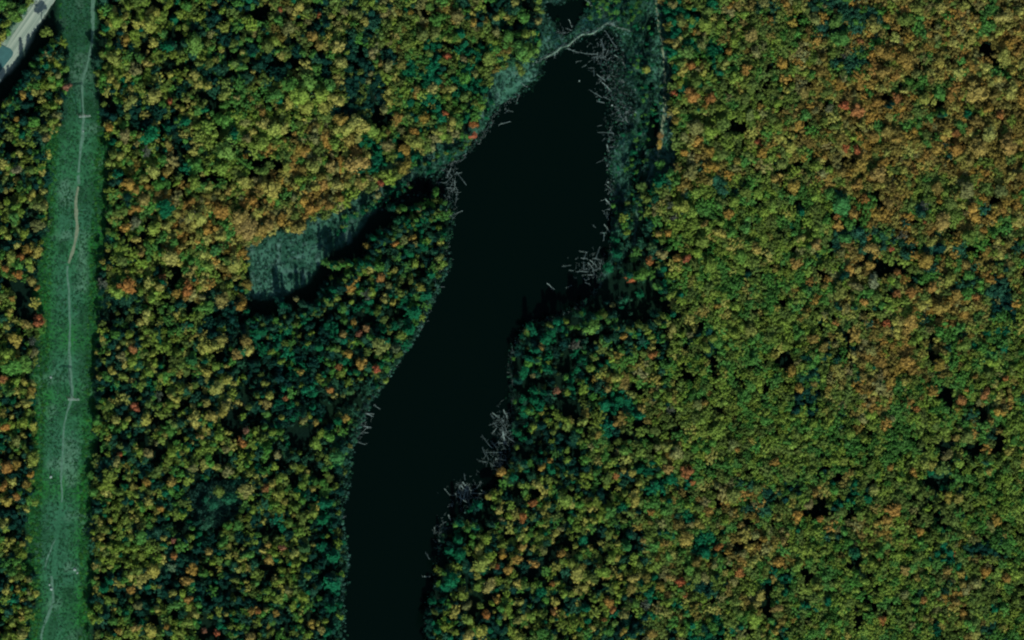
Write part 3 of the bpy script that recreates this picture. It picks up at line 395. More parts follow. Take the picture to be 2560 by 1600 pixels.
for h in own: plant(h, 'tree', 'broadleaf_tree', 'tree', 'autumn trees standing in the woods', 'S' if h[3] == 'p' else 'B')
for h in pines: plant(h, 'pine', 'pine_tree', 'pine tree', 'dark pines near the pond and clearing', 'P' if trr.random() < .6 else 'B')

# ---------------------------------------------------------------- the forest: everything between, one object
GRID = """AAAAAAAAGGGGGGGGEEEEGGGHHHHHBBBB
AAAAAAAAGGGGGGGGEEEEGGGHHHHBBBBB
AAAAAAAAGGGGGGGGEEEEGGHHHBHBBBBB
AAAAAAACCCGGGGGEEEEEGHHCHBBBBBBB
AAAAAACCCFFGGGEEEEEEGHCCBBBBBBBB
AAAAFACCFFFGGEEEEEEEGHHCCHBBHHBB
AAAAFFFFFFFFEEEEEEEEGCCCCCHBHHHB
AAAAAFFFFFFEEEEEEEEEECCCCGHHHHCB
AAAAAAFFFEEEEEEEEEEEECCCCCHHCHHH
AAAAAAAEEEEEEEEEEEEEECCCCHHGHBBG
AAAAAAAEEEEEEEEEEEEEEGCCCCGBHBGC
AAAAAAAEEEEEEEEEEEEGGCCCDGHBBHDD
AAAAAAAAEEEEEEEEEEEGGCCDDGHBDDDH
AAAAAAAAEEEEEEEEEEGGGCCDDDDDDDHD
AAAAAAAAEEEEEEEEEEAAGGCDDDDDCEDC
AAAAAEEAAAEEEEEAAAAAGGHHGGGDHEDD
AAAAAEEAAAEEEEEAAAAAGGGHGDHBDDGD
AAAAAAEAAAEEEEAAAAAAGGGHGDDDDGGD
AAAAAAEAAAEEEEAAAAAAGGGGGDDDDHHD
AAAAAAAEAAEEEEAAAAAAGGGGGDDDDGHD""".split()
#        spacing px, radius m, fine share, height, palette
PAL = {'A': (14.5, (2.0, 3.6), .4, (.60, .95), 'ddssgklyylgkgekl'),
       'E': (15.5, (1.8, 3.3), .35, (.50, .90), 'dddeeeegskgls'),
       'G': (14, (2.4, 4.2), .6, (.78, 1.02), 'dsgkkltykkblkgge'),
       'F': (14, (2.4, 4.4), .5, (.80, 1.02), 'klotoytboykyog'),
       'B': (13.5, (2.6, 4.6), .7, (.86, 1.04), 'gkobybobtbyobklb'),
       'H': (13.5, (2.5, 4.4), .7, (.84, 1.03), 'sgkobtbykllkkgk'),
       'C': (13, (2.3, 4.1), .8, (.86, 1.03), 'gkllllkklylgkg'),
       'D': (13, (2.3, 4.1), .8, (.86, 1.03), 'gglklllggllgk')}
F_pts, F_scale, F_rot, F_tint, F_idx = [], [], [], [], []
fr = random.Random(99)
def grow(x, y, r_m, ht, c, fam, jit=.25):
    kz = ht/3.75; p = G(x, y, CZ*kz); lo, hi = START[fam]
    F_pts.append((p.x, p.y, 0)); q = fr.uniform(.85, 1.2); F_scale.append((r_m*1.08*q, r_m*1.08/q, kz)); F_rot.append((0, 0, fr.uniform(0, 6.28))); F_tint.append(tint_of(c, fr, jit)); F_idx.append(fr.randrange(lo, hi))
for h in rest: grow(h[0], h[1], h[2], ratio(height_of(h[2]), h[0], h[1])*fr.uniform(.93, 1.07), h[3], 'S' if h[3] == 'p' else 'B', .16)
HX, HY, HR = np.array([h[0] for h in hand]), np.array([h[1] for h in hand]), np.array([h[2] for h in hand])/M_PX
cand = []
yy = -70
while yy < 1690:
    xx = -80; row = int(min(max(yy, 0)//80, 19)); step_y = 14
    while xx < 2640:
        k = GRID[row][int(min(max(xx, 0)//80, 31))]; s = PAL[k][0]
        if fr.random() < (14/s)**2*1.0: cand.append((xx+fr.uniform(-6, 6), yy+fr.uniform(-6, 6)))
        xx += 14
    yy += 14
CX, CY = np.array([c[0] for c in cand]), np.array([c[1] for c in cand])
ok = np.ones(len(cand), bool)
for P_ in OPEN: ok &= ~inside(CX, CY, P_)
for hx, hy, ax, ay in HOLES:
    ok &= ((CX-hx)/ax)**2+((CY-hy)/ay)**2 > 1
gap = noise2(CX, CY, 26, 77)+.6*noise2(CX, CY, 60, 78)
for hx, hy, ax, ay in HOLES[:-6]:
    if ((hx-1562)/92)**2+((hy-738)/58)**2 < .8: continue
    for k in range(max(2, int(ax/6))):
        x, y = hx+fr.uniform(-ax, ax)*1.05+8, hy+ay+fr.uniform(2, 14); grow(x, y, fr.uniform(2.2, 3.3), fr.uniform(16, 20), fr.choice('dsegk'), fr.choice('PPB'))
wallx, wally = [636, 690, 745, 800, 835, 870, 905, 940, 985, 1035, 1090], [786, 794, 784, 754, 722, 684, 650, 608, 566, 534, 522]
for k in range(230):
    y = fr.uniform(-20, 640); x = float(np.interp(y, [0, 100, 200, 300, 420, 500, 640], [1580, 1600, 1608, 1612, 1590, 1590, 1560]))+fr.gauss(0, 22)
    if inside(x, y, POND): continue
    grow(x, y, fr.uniform(.9, 2.0), fr.uniform(2.5, 7), fr.choice('dedgs'), fr.choice('BFP'))
for k in range(110):
    x = fr.uniform(845, 1235); y = float(np.interp(x, [845, 900, 950, 1010, 1076, 1143, 1190, 1235], [560, 520, 490, 452, 402, 362, 318, 240]))+fr.uniform(-6, 30); grow(x, y, fr.uniform(.9, 2.2), fr.uniform(3, 8), fr.choice('dsegkse'), fr.choice('BFP'))
for k in range(60): grow(fr.uniform(1462, 1600), fr.uniform(-20, 48), fr.uniform(.9, 1.9), fr.uniform(2, 5), fr.choice('ggde'), 'F')
for k in range(170):
    x = 636+454*(k/169); y = float(np.interp(x, wallx, wally))+fr.uniform(-4, 22); grow(x+fr.uniform(-4, 4), y+8, fr.uniform(2.0, 3.2), fr.uniform(11, 15) if x < 800 else fr.uniform(14, 19), fr.choice('dsdgek'), fr.choice('PPB'))
for k in range(84):
    f = k/83; x, y = 140-145*f+fr.uniform(-7, 7), 98+205*f+fr.uniform(-8, 10); grow(x, y, fr.uniform(1.8, 3.0), fr.uniform(10, 14.5), fr.choice('dsdge'), fr.choice('PPB'))
for i in np.nonzero(ok)[0]:
    x, y = CX[i], CY[i]; jx_, jy_ = x+fr.uniform(-45, 45), y+fr.uniform(-45, 45)
    k = GRID[int(min(max(jy_, 0)//80, 19))][int(min(max(jx_, 0)//80, 31))]; s, rr, fine, hh, pal = PAL[k]
    d2 = (HX-x)**2+(HY-y)**2
    if np.any(d2 < (HR*.6)**2): continue
    if gap[i] > {'A': .5, 'E': .38}.get(k, .82): continue
    if any(((x-a0)/a2)**2+((y-a1)/a3)**2 < 1 and fr.random() > a4 for a0, a1, a2, a3, a4 in DARKS): continue
    near = np.any(d2 < (HR*1.25)**2)
    r_m = rr[0]+(rr[1]-rr[0])*1.5*fr.random()**1.7; hm = fr.uniform(*hh)*(.88 if near else 1)*(1+.10*noise2(x, y, 30, 401)+.08*noise2(x, y, 75, 402))*(fr.uniform(.7, .85) if fr.random() < .16 else 1); ht = height_of(3.6)*hm
    mixed = k in 'AE'; t_ = (noise2(x, y, 34, 301)*(.8 if mixed else .45)+noise2(x, y, 120, 302)*.7+.5)*len(pal)+fr.gauss(0, 2.4 if mixed else 1.5); c = pal[int(min(max(t_, 0), len(pal)-1))] if fr.random() < (.7 if mixed else .85) else fr.choice(pal); fam = 'F' if fr.random() < fine else 'B'
    if c in 'de' and fr.random() < .5: fam = 'P'
    if c == 'p': fam = 'S'
    grow(x, y, r_m, ht, c, fam)
def scatter(name, pts, scales, rots, tints, idx, coll):
    me = bpy.data.meshes.new(name); n = len(pts); me.vertices.add(n); me.vertices.foreach_set('co', np.array(pts, np.float32).ravel())
    for nm, ty, arr in (('sc', 'FLOAT_VECTOR', scales), ('ro', 'FLOAT_VECTOR', rots), ('ti', 'FLOAT_VECTOR', tints)):
        at = me.attributes.new(nm, ty, 'POINT'); at.data.foreach_set('vector', np.array(arr, np.float32).ravel())
    at = me.attributes.new('ix', 'INT', 'POINT'); at.data.foreach_set('value', np.array(idx, np.int32))
    o = bpy.data.objects.new(name, me); sc.collection.objects.link(o)
    ng = bpy.data.node_groups.new(name, 'GeometryNodeTree'); ng.interface.new_socket('Geometry', in_out='INPUT', socket_type='NodeSocketGeometry'); ng.interface.new_socket('Geometry', in_out='OUTPUT', socket_type='NodeSocketGeometry')
    N, L = ng.nodes, ng.links; gi, gout = N.new('NodeGroupInput'), N.new('NodeGroupOutput')
    def attr(nm, ty):
        q = N.new('GeometryNodeInputNamedAttribute'); q.data_type = ty; q.inputs['Name'].default_value = nm; return q.outputs['Attribute']
    ci = N.new('GeometryNodeCollectionInfo'); ci.inputs['Collection'].default_value = coll; ci.inputs['Separate Children'].default_value = True; ci.inputs['Reset Children'].default_value = True
    mp = N.new('GeometryNodeMeshToPoints'); L.new(gi.outputs[0], mp.inputs['Mesh'])
    ip = N.new('GeometryNodeInstanceOnPoints'); L.new(mp.outputs[0], ip.inputs['Points']); L.new(ci.outputs[0], ip.inputs['Instance']); ip.inputs['Pick Instance'].default_value = True
    L.new(attr('ix', 'INT'), ip.inputs['Instance Index']); L.new(attr('sc', 'FLOAT_VECTOR'), ip.inputs['Scale'])
    er = N.new('FunctionNodeEulerToRotation'); L.new(attr('ro', 'FLOAT_VECTOR'), er.inputs[0]); L.new(er.outputs[0], ip.inputs['Rotation'])
    st = N.new('GeometryNodeStoreNamedAttribute'); st.data_type = 'FLOAT_VECTOR'; st.domain = 'INSTANCE'; st.inputs['Name'].default_value = 'tint'
    L.new(ip.outputs[0], st.inputs['Geometry']); L.new(attr('ti', 'FLOAT_VECTOR'), st.inputs['Value']); L.new(st.outputs[0], gout.inputs[0])
    md = o.modifiers.new('scatter', 'NODES'); md.node_group = ng; return o
tag(scatter('forest', F_pts, F_scale, F_rot, F_tint, F_idx, protos), 'dense autumn forest of mixed yellow, green and rust crowns around the dark pond', 'forest', kind='stuff')
print('forest trees', len(F_pts), 'own', len(own), 'pines', len(pines))

# ---------------------------------------------------------------- low growth in the clearing and marsh
tuft_coll = bpy.data.collections.new('tufts')
def tuft(seed):
    r = random.Random(seed); A = ([], [])
    add(A, ico(Vector((0, 0, .1)), .75, r, 1, .45, .3)); add(A, leaf_quads(Vector((0, 0, .1)), .9, 34, .17, r, -.1, .55)); return A
def reeds(seed):
    r = random.Random(seed); A = ([], [])
    for k in range(26):
        a_, q = r.uniform(0, 6.28), math.sqrt(r.random()); p = Vector((math.cos(a_)*q, math.sin(a_)*q, -.1)); d = Vector((r.uniform(-.35, .35), r.uniform(-.35, .35), r.uniform(.6, 1.1)))
        s = Vector((math.cos(a_*3), math.sin(a_*3), 0))*.09; i = len(A[0]); A[0].extend([p-s, p+s, p+d+s*.6, p+d-s*.6]); A[1].append((i, i+1, i+2, i+3))
    return A
for k in range(4): tuft_coll.objects.link(bpy.data.objects.new('u%d' % k, mesh_of('u%d' % k, [(tuft(k), M_TUFT)])))
for k in range(3): tuft_coll.objects.link(bpy.data.objects.new('v%d' % k, mesh_of('v%d' % k, [(reeds(k), M_TUFT)])))
def low(name, poly, n, rr, hh, cols, kinds, label, cat, avoid=(), seed=1, keep=None):
    r = random.Random(seed); x0, x1 = min(p[0] for p in poly), max(p[0] for p in poly); y0, y1 = max(-40, min(p[1] for p in poly)), min(1640, max(p[1] for p in poly))
    q = np.random.default_rng(seed); ax, ay = q.uniform(x0, x1, n), q.uniform(y0, y1, n); m = inside(ax, ay, poly)
    for a_ in avoid: m &= ~inside(ax, ay, a_)
    if keep is not None: m &= keep(ax, ay)
    P, S, T, I, Q = [], [], [], [], []
    for x, y in zip(ax[m], ay[m]):
        g = G(x, y); P.append((g.x, g.y, 0)); s = r.uniform(*rr); S.append((s, s*r.uniform(.7, 1.1), r.uniform(*hh))); Q.append((0, 0, r.uniform(0, 6.28))); I.append(r.choice(kinds))
        c = np.array(cols[r.randrange(len(cols))])*r.uniform(.75, 1.2); T.append(tuple(c))
    return P, S, Q, T, I
def keep_path(ax, ay):
    mid = np.interp(ay, [0, 66, 169, 196, 291, 397, 506, 590, 665, 797, 990, 1065, 1226, 1640], [233, 233, 217, 204, 209, 199, 189, 192, 169, 175, 183, 159, 156, 110])
    return np.abs(ax-mid) > 6
GR = [(.017, .084, .036), (.023, .092, .044), (.011, .064, .027), (.016, .088, .026), (.034, .104, .060)]
GE = [(.016, .100, .024), (.030, .118, .022), (.013, .084, .022)]
D = low('g', CLEAR, 15000, (.4, 1.1), (.2, .6), GR, (0, 1, 2, 3, 4), '', '', seed=3, keep=keep_path)
def keep_edge(ax, ay):
    mid = np.interp(ay, [0, 300, 600, 900, 1200, 1600], [200, 195, 180, 168, 152, 150]); return (np.abs(ax-mid) > 48)
E_ = low('g', CLEAR, 9000, (.7, 1.7), (.5, 1.2), GE, (0, 1, 2, 3), '', '', seed=4, keep=keep_edge)
tag(scatter('grass', *[a_+b_ for a_, b_ in zip(D, E_)], tuft_coll) if False else scatter('grass', D[0]+E_[0], D[1]+E_[1], D[2]+E_[2], D[3]+E_[3], D[4]+E_[4], tuft_coll), 'blue-green rough grass and low brush covering the long straight clearing', 'grass', kind='stuff')
MR = [(.040, .125, .090), (.028, .100, .070), (.060, .150, .120), (.018, .075, .045), (.030, .115, .060)]
D = low('m', MARSH_LIT, 9000, (.5, 1.5), (.5, 1.6), MR, (0, 1, 2, 4, 5, 6, 6), '', '', avoid=(POND,), seed=5)
E_ = low('m', EMEAD, 11000, (.5, 1.5), (.5, 1.6), MR+[(.012, .09, .03)], (0, 1, 2, 4, 5, 6), '', '', avoid=(POND, UPOND, *DITCHES), seed=6)
E_[3][:] = [tuple(np.array(q)*(.62 if noise2(np.array(p[0]), np.array(p[1]), 14, 33) > -.2 else 1)) for p, q in zip(E_[0], E_[3])]
U = [[], [], [], [], []]; ur = random.Random(12); uq = np.random.default_rng(12)
ax, ay = uq.uniform(-60, 2620, 26000), uq.uniform(-60, 1670, 26000); m = np.ones(len(ax), bool)
for P_ in OPEN: m &= ~inside(ax, ay, P_)
for hx, hy, ax_, ay_ in HOLES: m &= ((ax-hx)/ax_)**2+((ay-hy)/ay_)**2 > 1
m &= (noise2(ax, ay, 26, 77)+.6*noise2(ax, ay, 60, 78)) < .7
for a0, a1, a2, a3, a4 in DARKS: m &= (((ax-a0)/a2)**2+((ay-a1)/a3)**2 > 1) | (uq.uniform(0, 1, len(ax)) < a4)
UC = [(.009, .042, .026), (.012, .055, .030), (.020, .060, .022), (.016, .050, .034), (.035, .062, .020), (.008, .032, .024)]
for x, y in zip(ax[m], ay[m]):
    g = G(x, y); U[0].append((g.x, g.y, 0)); q = ur.uniform(1.2, 2.6); U[1].append((q, q*ur.uniform(.7, 1.2), ur.uniform(2.2, 8.5))); U[2].append((0, 0, ur.uniform(0, 6.28))); U[3].append(tuple(np.array(ur.choice(UC))*ur.uniform(.7, 1.3))); U[4].append(ur.randrange(4))
tag(scatter('undergrowth', *U, tuft_coll), 'dark green saplings and brush filling the floor of the autumn woods', 'undergrowth', kind='stuff')
# reed fringe and half-drowned brush at the water's edge
def edge_pts(n, seed, spread, rng_y):
    r = random.Random(seed); out = []
    segs = [(a_, b_) for a_, b_ in zip(POND, POND[1:]) if rng_y[0] <= a_[1] <= rng_y[1]]
    for _ in range(n):
        a_, b_ = r.choice(segs); f = r.random(); out.append((a_[0]+(b_[0]-a_[0])*f+r.gauss(0, spread), a_[1]+(b_[1]-a_[1])*f+r.gauss(0, spread)))
    return out
er = random.Random(8); EP, ES, EQ, ET, EI = [], [], [], [], []
for x, y in edge_pts(2300, 8, 5, (0, 1600))+[(x, y) for x, y in [(er.gauss(1556, 20), er.gauss(225, 70)) for _ in range(900)] if y > 95 and x > 1490]:
    g = G(x, y); EP.append((g.x, g.y, -.35)); s = er.uniform(.35, 1.1); ES.append((s, s, er.uniform(.5, 1.5))); EQ.append((0, 0, er.uniform(0, 6.28))); EI.append(er.choice((0, 4, 5, 6))); ET.append(tuple(np.array(er.choice(MR))*er.uniform(.6, 1.1)))
wl = [(866,1197),(872,1139),(883,1086),(907,1028),(942,972),(979,919),(1024,853),(1055,797),(1090,717),(1119,665)]
for _ in range(650):                              # pale shrubs leaning out along the west shore
    y = er.uniform(640, 1260) if er.random() < .7 else er.uniform(1260, 1620); x = float(np.interp(y, [640, 665, 717, 797, 853, 919, 972, 1028, 1086, 1139, 1197, 1280, 1320, 1380, 1459, 1504, 1541, 1620], [1116, 1119, 1090, 1055, 1024, 979, 942, 907, 883, 872, 866, 850, 852, 860, 858, 850, 856, 846]))+er.gauss(3, 5)
    g = G(x, y); EP.append((g.x, g.y, -.2)); s_ = er.uniform(.6, 1.7); ES.append((s_, s_, er.uniform(1, 3.5))); EQ.append((0, 0, er.uniform(0, 6.28))); EI.append(er.choice((0, 1, 2, 5))); ET.append(tuple(np.array(er.choice(MR))*er.uniform(.8, 1.3)))
for _ in range(1100):                             # low blue-green scrub in an old gap of the woods
    x, y = er.uniform(465, 610), er.uniform(1195, 1320)
    if not inside(x, y, SCRUB): continue
    g = G(x, y); EP.append((g.x, g.y, 0)); s_ = er.uniform(.9, 2.2); ES.append((s_, s_, er.uniform(2, 6))); EQ.append((0, 0, er.uniform(0, 6.28))); EI.append(er.choice((0, 1, 2, 3))); ET.append(tuple(np.array((.022, .082, .058))*er.uniform(.6, 1.4)))
tag(scatter('marsh_plants', D[0]+E_[0]+EP, D[1]+E_[1]+ES, D[2]+E_[2]+EQ, D[3]+E_[3]+ET, D[4]+E_[4]+EI, tuft_coll), 'pale teal sedge and brush of the marshy ground round the pond', 'marsh plants', kind='stuff')

# ---------------------------------------------------------------- beaver dams
def dam(pts, width, height, label, seed, sticks=60):
    r = random.Random(seed); P = [G(*p) for p in pts]; dist = [0]
    for i in range(len(P)-1): dist.append(dist[-1]+(P[i+1]-P[i]).length)
    s = np.arange(0, dist[-1], .8); cx = np.interp(s, dist, [p.x for p in P]); cy = np.interp(s, dist, [p.y for p in P])
    for _ in range(3): cx[1:-1] = (cx[:-2]+cx[2:]+2*cx[1:-1])/4; cy[1:-1] = (cy[:-2]+cy[2:]+2*cy[1:-1])/4
    cx = cx+noise2(s, 0, 5, seed)*.7; cy = cy+noise2(s, 9, 5, seed+1)*.7
    tx, ty = np.gradient(cx), np.gradient(cy); L = np.hypot(tx, ty); V, F = [], []; n = 6
    for i in range(len(s)):
        w_ = width*(1+.3*noise2(s[i], 3, 4, seed+2)); tp = min(1, 3*min(i, len(s)-1-i)/len(s)+.35)
        for j in range(n+1):
            f = j/n*2-1; o = f*w_/2*tp; z = -.75+(.75+height)*math.cos(f*1.5)*tp+r.uniform(-.12, .12); V.append(Vector((cx[i]-ty[i]/L[i]*o, cy[i]+tx[i]/L[i]*o, z)))
    for i in range(len(s)-1):
        for j in range(n): q = i*(n+1)+j; F.append((q, q+n+1, q+n+2, q+1))
    root = empty('beaver_dam', (cx[0], cy[0], 0)); off = Vector((cx[0], cy[0], 0))
    link('mud_ridge', [v-off for v in V], F, [M_DAM], root, True)
    A = ([], [])
    for _ in range(sticks):
        i = r.randrange(len(s)); c = Vector((cx[i]+r.gauss(0, width*.3), cy[i]+r.gauss(0, width*.3), height*.7)); a_ = r.uniform(0, 3.14); d = Vector((math.cos(a_), math.sin(a_), r.uniform(-.3, .3)))*r.uniform(.5, 1.6)
        add(A, stick(c-d-off, c+d-off, .09, .05, 4))
    st = link('woven_sticks', A[0], A[1], [M_LOG], root)
    tag(root, label, 'beaver dam', 'beaver dams across the inflow')
dam([(1335,158),(1359,144),(1386,130),(1402,118),(1419,112),(1431,102),(1455,85),(1484,82),(1500,70),(1513,58),(1534,57),(1550,50),(1562,42)], 2.3, .7, 'long winding pale beaver dam closing off the top of the dark pond', 40, 150)
dam([(1521,60),(1535,65),(1549,68),(1565,73),(1582,79)], 1.5, .5, 'short low pale dam ridge branching right from the main beaver dam', 41, 40)
dam([(1445,-14),(1462,-4),(1478,12),(1495,21),(1522,22),(1540,14)], 1.9, .55, 'green-grey old dam ridge along the top edge above the small upper pool', 42, 40)

# ---------------------------------------------------------------- drowned logs
LOGS = """1504,65,1540,118,4 1417,121,1449,132,3 1449,132,1491,135,3 1502,97,1512,125,3 1422,48,1430,68,2 1414,70,1430,76,2 1404,91,1415,98,3 1385,147,1390,129,2 1553,120,1562,116,3
1535,138,1557,150,3 1557,155,1565,169,2 1455,169,1466,162,2 1470,170,1485,170,1 1484,174,1485,190,2 1495,187,1513,203,3 1505,206,1517,215,4 1517,215,1531,235,4 1475,224,1505,244,2 1507,240,1526,251,2 1492,252,1510,257,4
1532,245,1546,248,4 1529,249,1561,256,3 1545,222,1551,239,5 1535,201,1539,212,3 1547,201,1558,219,3 1557,203,1576,216,3 1548,200,1567,198,3 1501,180,1511,176,2 1544,272,1553,285,3 1553,268,1587,271,3
1545,274,1555,296,3 1556,282,1560,293,4 1558,287,1576,273,3 1579,304,1600,326,5 1555,334,1608,322,5 1494,330,1533,334,2 1579,299,1605,293,3 1564,301,1576,310,3 1577,310,1578,324,2 1506,352,1513,346,2
1517,361,1525,387,3 1525,387,1520,397,3 1544,359,1542,377,2 1559,368,1570,376,4 1574,339,1572,355,2 1533,399,1516,416,3 1515,498,1542,532,4 1544,503,1521,524,4 1510,561,1529,585,3 1481,562,1489,569,2
1510,582,1509,601,4 1501,582,1515,582,3 1500,617,1489,646,2 1452,645,1468,646,2 1481,646,1500,649,2 1460,654,1460,675,2 1439,679,1468,679,3 1470,657,1486,675,2 1481,678,1502,668,3 1470,687,1486,687,3
1462,706,1477,712,2 1367,708,1386,723,3 1415,720,1429,713,1 1518,413,1534,413,2 1246,312,1275,304,4 1330,193,1352,186,4 1300,205,1316,219,6 1116,445,1127,421,3 1140,429,1165,462,3 1137,450,1136,477,2
1144,474,1139,506,2 1090,457,1116,457,2 1116,524,1132,548,4 1112,547,1156,526,3 1087,702,1097,728,3 1100,717,1111,717,2 915,992,931,996,3 934,1012,950,1022,3 891,1034,934,1035,4 915,1033,934,1042,3
915,1043,894,1059,3 910,1065,928,1069,3 881,1080,902,1083,3 886,1104,912,1110,2 1231,1032,1248,1045,3 1225,1034,1236,1046,2 1258,1049,1249,1056,3 1233,1055,1242,1068,2 1259,1024,1269,1048,3 1269,1065,1282,1058,3
1203,1088,1230,1120,2 1256,1079,1267,1112,4 1264,1089,1286,1105,3 1246,1107,1261,1108,4 1254,1091,1267,1083,3 1217,1131,1256,1132,2 1140,1208,1169,1226,3 1156,1205,1180,1229,3 1166,1218,1158,1248,3 1177,1234,1211,1234,2
1148,1242,1169,1258,4 1119,1267,1132,1263,2 1121,1287,1127,1303,3 1063,1380,1074,1398,2 1055,1442,1076,1441,2 844,1303,865,1290,3""".split()
lr = random.Random(17)
for (mx_, my_, sx_, sy_, n_) in ((1550, 215, 20, 45, 26), (1512, 140, 26, 20, 12), (1572, 300, 14, 16, 10), (1530, 395, 10, 30, 8), (1530, 500, 8, 30, 8), (1480, 665, 24, 20, 8), (1258, 1075, 16, 28, 14), (1165, 1230, 16, 16, 14), (1240, 1150, 16, 14, 8), (1110, 1330, 8, 18, 5), (1128, 470, 12, 30, 8), (905, 1050, 12, 26, 6), (1395, 82, 14, 10, 5), (1240, 285, 30, 16, 6)):
    for _ in range(n_):
        x, y, a_, L = lr.gauss(mx_-2, sx_*1.25), lr.gauss(my_, sy_*1.3), lr.gauss(.9 if lr.random() < .6 else 2.6, .6), lr.uniform(8, 26)
        if mx_ == 1240 and my_ == 285: y = 312-(x-1225)*.85+lr.uniform(-4, 8)
        LOGS.append(f"{x-math.cos(a_)*L/2:.0f},{y-math.sin(a_)*L/2:.0f},{x+math.cos(a_)*L/2:.0f},{y+math.sin(a_)*L/2:.0f},{lr.choice((1, 1, 2))}")
for e in LOGS:
    x1, y1, x2, y2, w_ = map(float, e.split(',')); a_, b_ = G(x1, y1, -.3), G(x2, y2, -.3); L = (b_-a_).length; d = (b_-a_).normalized(); sd = Vector((-d.y, d.x, 0)); rad = .075+.036*w_
    if lr.random() < .5: a_, b_, d = b_, a_, -d
    A = ([], []); n = 6; mids = [a_.lerp(b_, k/n)+sd*noise2(k*1.0, L, 2.2, int(x1))*L*.035+Vector((0, 0, .12*math.sin(k))) for k in range(n+1)]
    for k in range(n): add(A, stick(mids[k]-a_, mids[k+1]-a_+d*.05, rad*(1-.62*k/n), rad*(1-.62*(k+1)/n), 7))
    o = link('fallen_log', A[0], A[1], [M_LOG], None, True); o.location = a_
    B = ([], [])
    for k in range(lr.randint(3, 7) if L > 4 else 2):
        m_ = a_.lerp(b_, lr.uniform(.45, .98)); q = (d*lr.uniform(.2, .8)+sd*lr.choice((-1, 1))*lr.uniform(.5, 1)+Vector((0, 0, lr.uniform(0, .5))))*lr.uniform(.6, .16*L+.6); add(B, stick(m_-a_, m_-a_+q, rad*.4, rad*.15, 4))
    if w_ >= 3:
        for k in range(6): add(B, stick(Vector((0, 0, 0)), sd*math.cos(k*1.05)*rad*2.4+Vector((0, 0, math.sin(k*1.05)*rad*2.4))-d*rad*.8, rad*.5, rad*.15, 4))
    link('branches', B[0], B[1], [M_LOG], o)
    dx, dy = x2-x1, y2-y1; ori = 'level' if abs(dy) < abs(dx)*.3 else ('upright' if abs(dx) < abs(dy)*.3 else ('falling' if dx*dy > 0 else 'rising'))
    cx_, cy_ = (x1+x2)/2, (y1+y2)/2
    tag(o, place_label(cx_, cy_, f"{'long' if L > 8 else 'short'} {'thick' if w_ >= 4 else 'thin'} pale {ori} log", unit=8.0, word='log-length'), 'log', 'drowned logs along the pond shores')

A = ([], [])
for (mx_, my_, sx_, sy_, n_) in ((1552, 210, 20, 45, 420), (1512, 140, 26, 20, 120), (1572, 300, 14, 18, 160), (1532, 395, 9, 34, 110), (1530, 500, 8, 34, 110), (1484, 665, 22, 20, 110), (1262, 1075, 13, 28, 170), (1165, 1230, 16, 18, 150), (1240, 1150, 16, 14, 90), (1106, 1340, 8, 24, 70), (1128, 470, 10, 34, 100), (902, 1050, 10, 30, 90), (1395, 82, 14, 10, 50)):
    for _ in range(n_):
        p = G(lr.gauss(mx_, sx_), lr.gauss(my_, sy_), -.3); a_ = lr.uniform(0, 3.14); d = Vector((math.cos(a_), math.sin(a_), lr.uniform(-.1, .35)))*lr.uniform(.4, 1.7); add(A, stick(p-d, p+d, lr.uniform(.05, .1), .03, 3))
for a2, b2 in zip(POND, POND[1:]):
    if a2[0] < 1300 and a2[1] < 420 or 600 < a2[1] < 1100:
        for _ in range(26):
            f = lr.random(); p = G(a2[0]+(b2[0]-a2[0])*f+lr.gauss(2, 4), a2[1]+(b2[1]-a2[1])*f+lr.gauss(2, 4), -.3); a_ = lr.uniform(0, 3.14); d = Vector((math.cos(a_), math.sin(a_), .2))*lr.uniform(.4, 1.5); add(A, stick(p-d, p+d, lr.uniform(.05, .1), .03, 3))
tag(link('driftwood', A[0], A[1], [M_LOG]), 'tangles of fine pale drowned twigs fringing the pond', 'driftwood', kind='stuff')

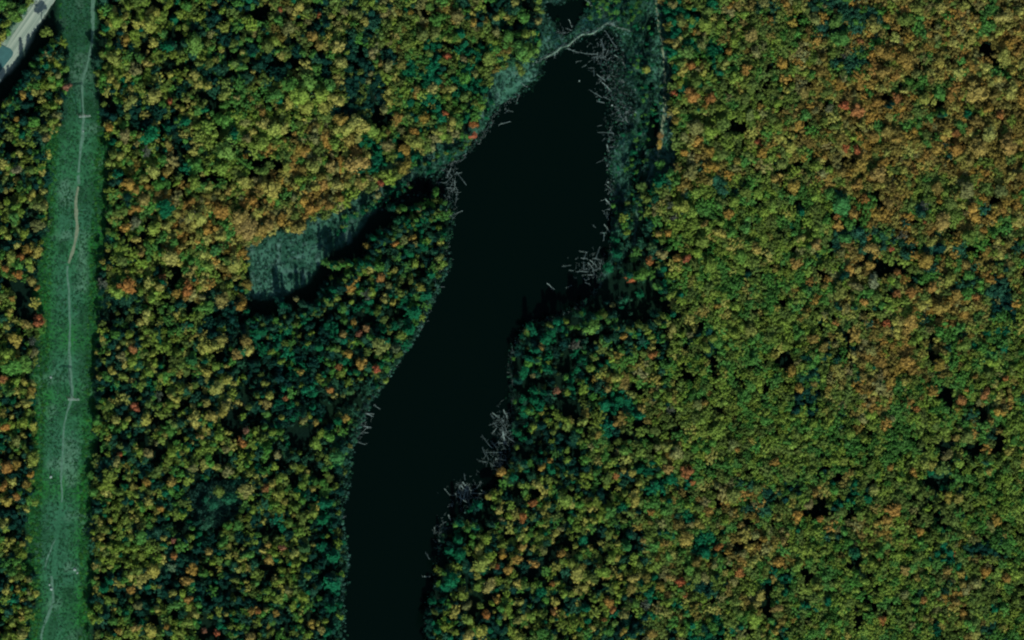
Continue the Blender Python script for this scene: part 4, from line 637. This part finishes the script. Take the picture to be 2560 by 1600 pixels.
# ---------------------------------------------------------------- H-frame power poles
def hframe(px_base, py_base, ang, label):
    p = G(px_base, py_base); root = empty('power_pole', (p.x, p.y, 0)); root.rotation_euler.z = ang; H = 17.0
    for s in (-1, 1):
        A = ([], []); add(A, stick(Vector((s*2.1, 0, -.3)), Vector((s*2.1, 0, H)), .26, .17, 10)); link('pole', A[0], A[1], [M_POLE], root, True)
    def beam(name, x0, x1, y, z, hx, hz, m, z1=None):
        z1 = z if z1 is None else z1
        V = [(x, y+sy*hx, zz+sz*hz) for x, zz in ((x0, z), (x1, z1)) for sy in (-1, 1) for sz in (-1, 1)]
        link(name, V, [(0, 1, 3, 2), (4, 6, 7, 5), (0, 4, 5, 1), (2, 3, 7, 6), (0, 2, 6, 4), (1, 5, 7, 3)], [m], root)
    beam('crossarm', -4.3, 4.3, .42, H-1.1, .11, .14, M_ARM); beam('crossarm', -4.3, 4.3, -.42, H-1.1, .11, .14, M_ARM)
    beam('brace', -2.1, 2.1, .28, H-8.5, .09, .11, M_POLE, H-3.2); beam('brace', -2.1, 2.1, -.28, H-3.2, .09, .11, M_POLE, H-8.5)
    for s in (-4, 0, 4):
        A = ([], []); z = H-1.35
        for k in range(7): add(A, stick(Vector((s, 0, z-k*.17)), Vector((s, 0, z-k*.17-.1)), .13, .06, 8))
        link('insulator', A[0], A[1], [M_ROCK], root)
    tag(root, label, 'power pole', 'H-frame power poles in the clearing')
off = 17*.96
def base_px(tx, ty):                              # ground point whose pole carries its crossarm over that spot of the plan
    p = G(tx, ty, 15.9); u, v = PIX(np.array(p.x), np.array(p.y)); return float(u), float(v)
hframe(*base_px(212, 291), R(3), 'upper two-legged timber power pole with pale crossarm standing beside the track')
hframe(*base_px(184, 999), R(-4), 'lower two-legged timber power pole with pale crossarm casting a double shadow')

# ---------------------------------------------------------------- pale boulders and boulder-shaped stumps
def rock(x, y, s, label):
    r = random.Random(int(x*7+y)); p = G(x, y); s *= .72; V, F = ico(Vector((0, 0, s*.2)), s, r, 2, .6, .2)
    o = link('boulder', V, F, [M_ROCK]); o.location = (p.x, p.y, 0); o.rotation_euler.z = r.uniform(0, 6); tag(o, label, 'boulder', 'pale boulders on open ground')
rock(127, 943, 1.3, 'pale boulder in the clearing left of the lower power pole shadow')
rock(127, 1192, 1.5, 'pale boulder left of the faint track, three quarters down the clearing')
rock(187, 1424, 1.6, 'pale boulder right of the track near the bottom of the clearing')
rock(193, 1432, 1.1, 'smaller pale boulder touching the one right of the lower track')
rock(128, 1472, 1.6, 'whitish boulder on the bare patch of track near the clearing bottom')
rock(124, 1462, 1.0, 'small whitish boulder just above the bare patch of lower track')
rock(208, 328, .9, 'small pale boulder on the track just below the upper power pole')
rock(98, 915, .9, 'small pale boulder at the left edge of the clearing beside green trees')
rock(1069, 762, 1.2, 'white boulder on the west shore where the pond narrows')
rock(1100, 1350, 1.7, 'bluish white boulder on the lower east shore of the pond')
rock(1109, 1338, .9, 'small bluish boulder just above the one on lower east shore')
rock(1448, 202, .8, 'lone pale stump breaking the open water below the beaver dam')  # from here on, drowned stumps built in the boulder shape
rock(1530, 263, .9, 'pale stump among the logs off the northeast shore')
rock(1520, 455, 1.0, 'pale stump by itself at the middle of the east shore')
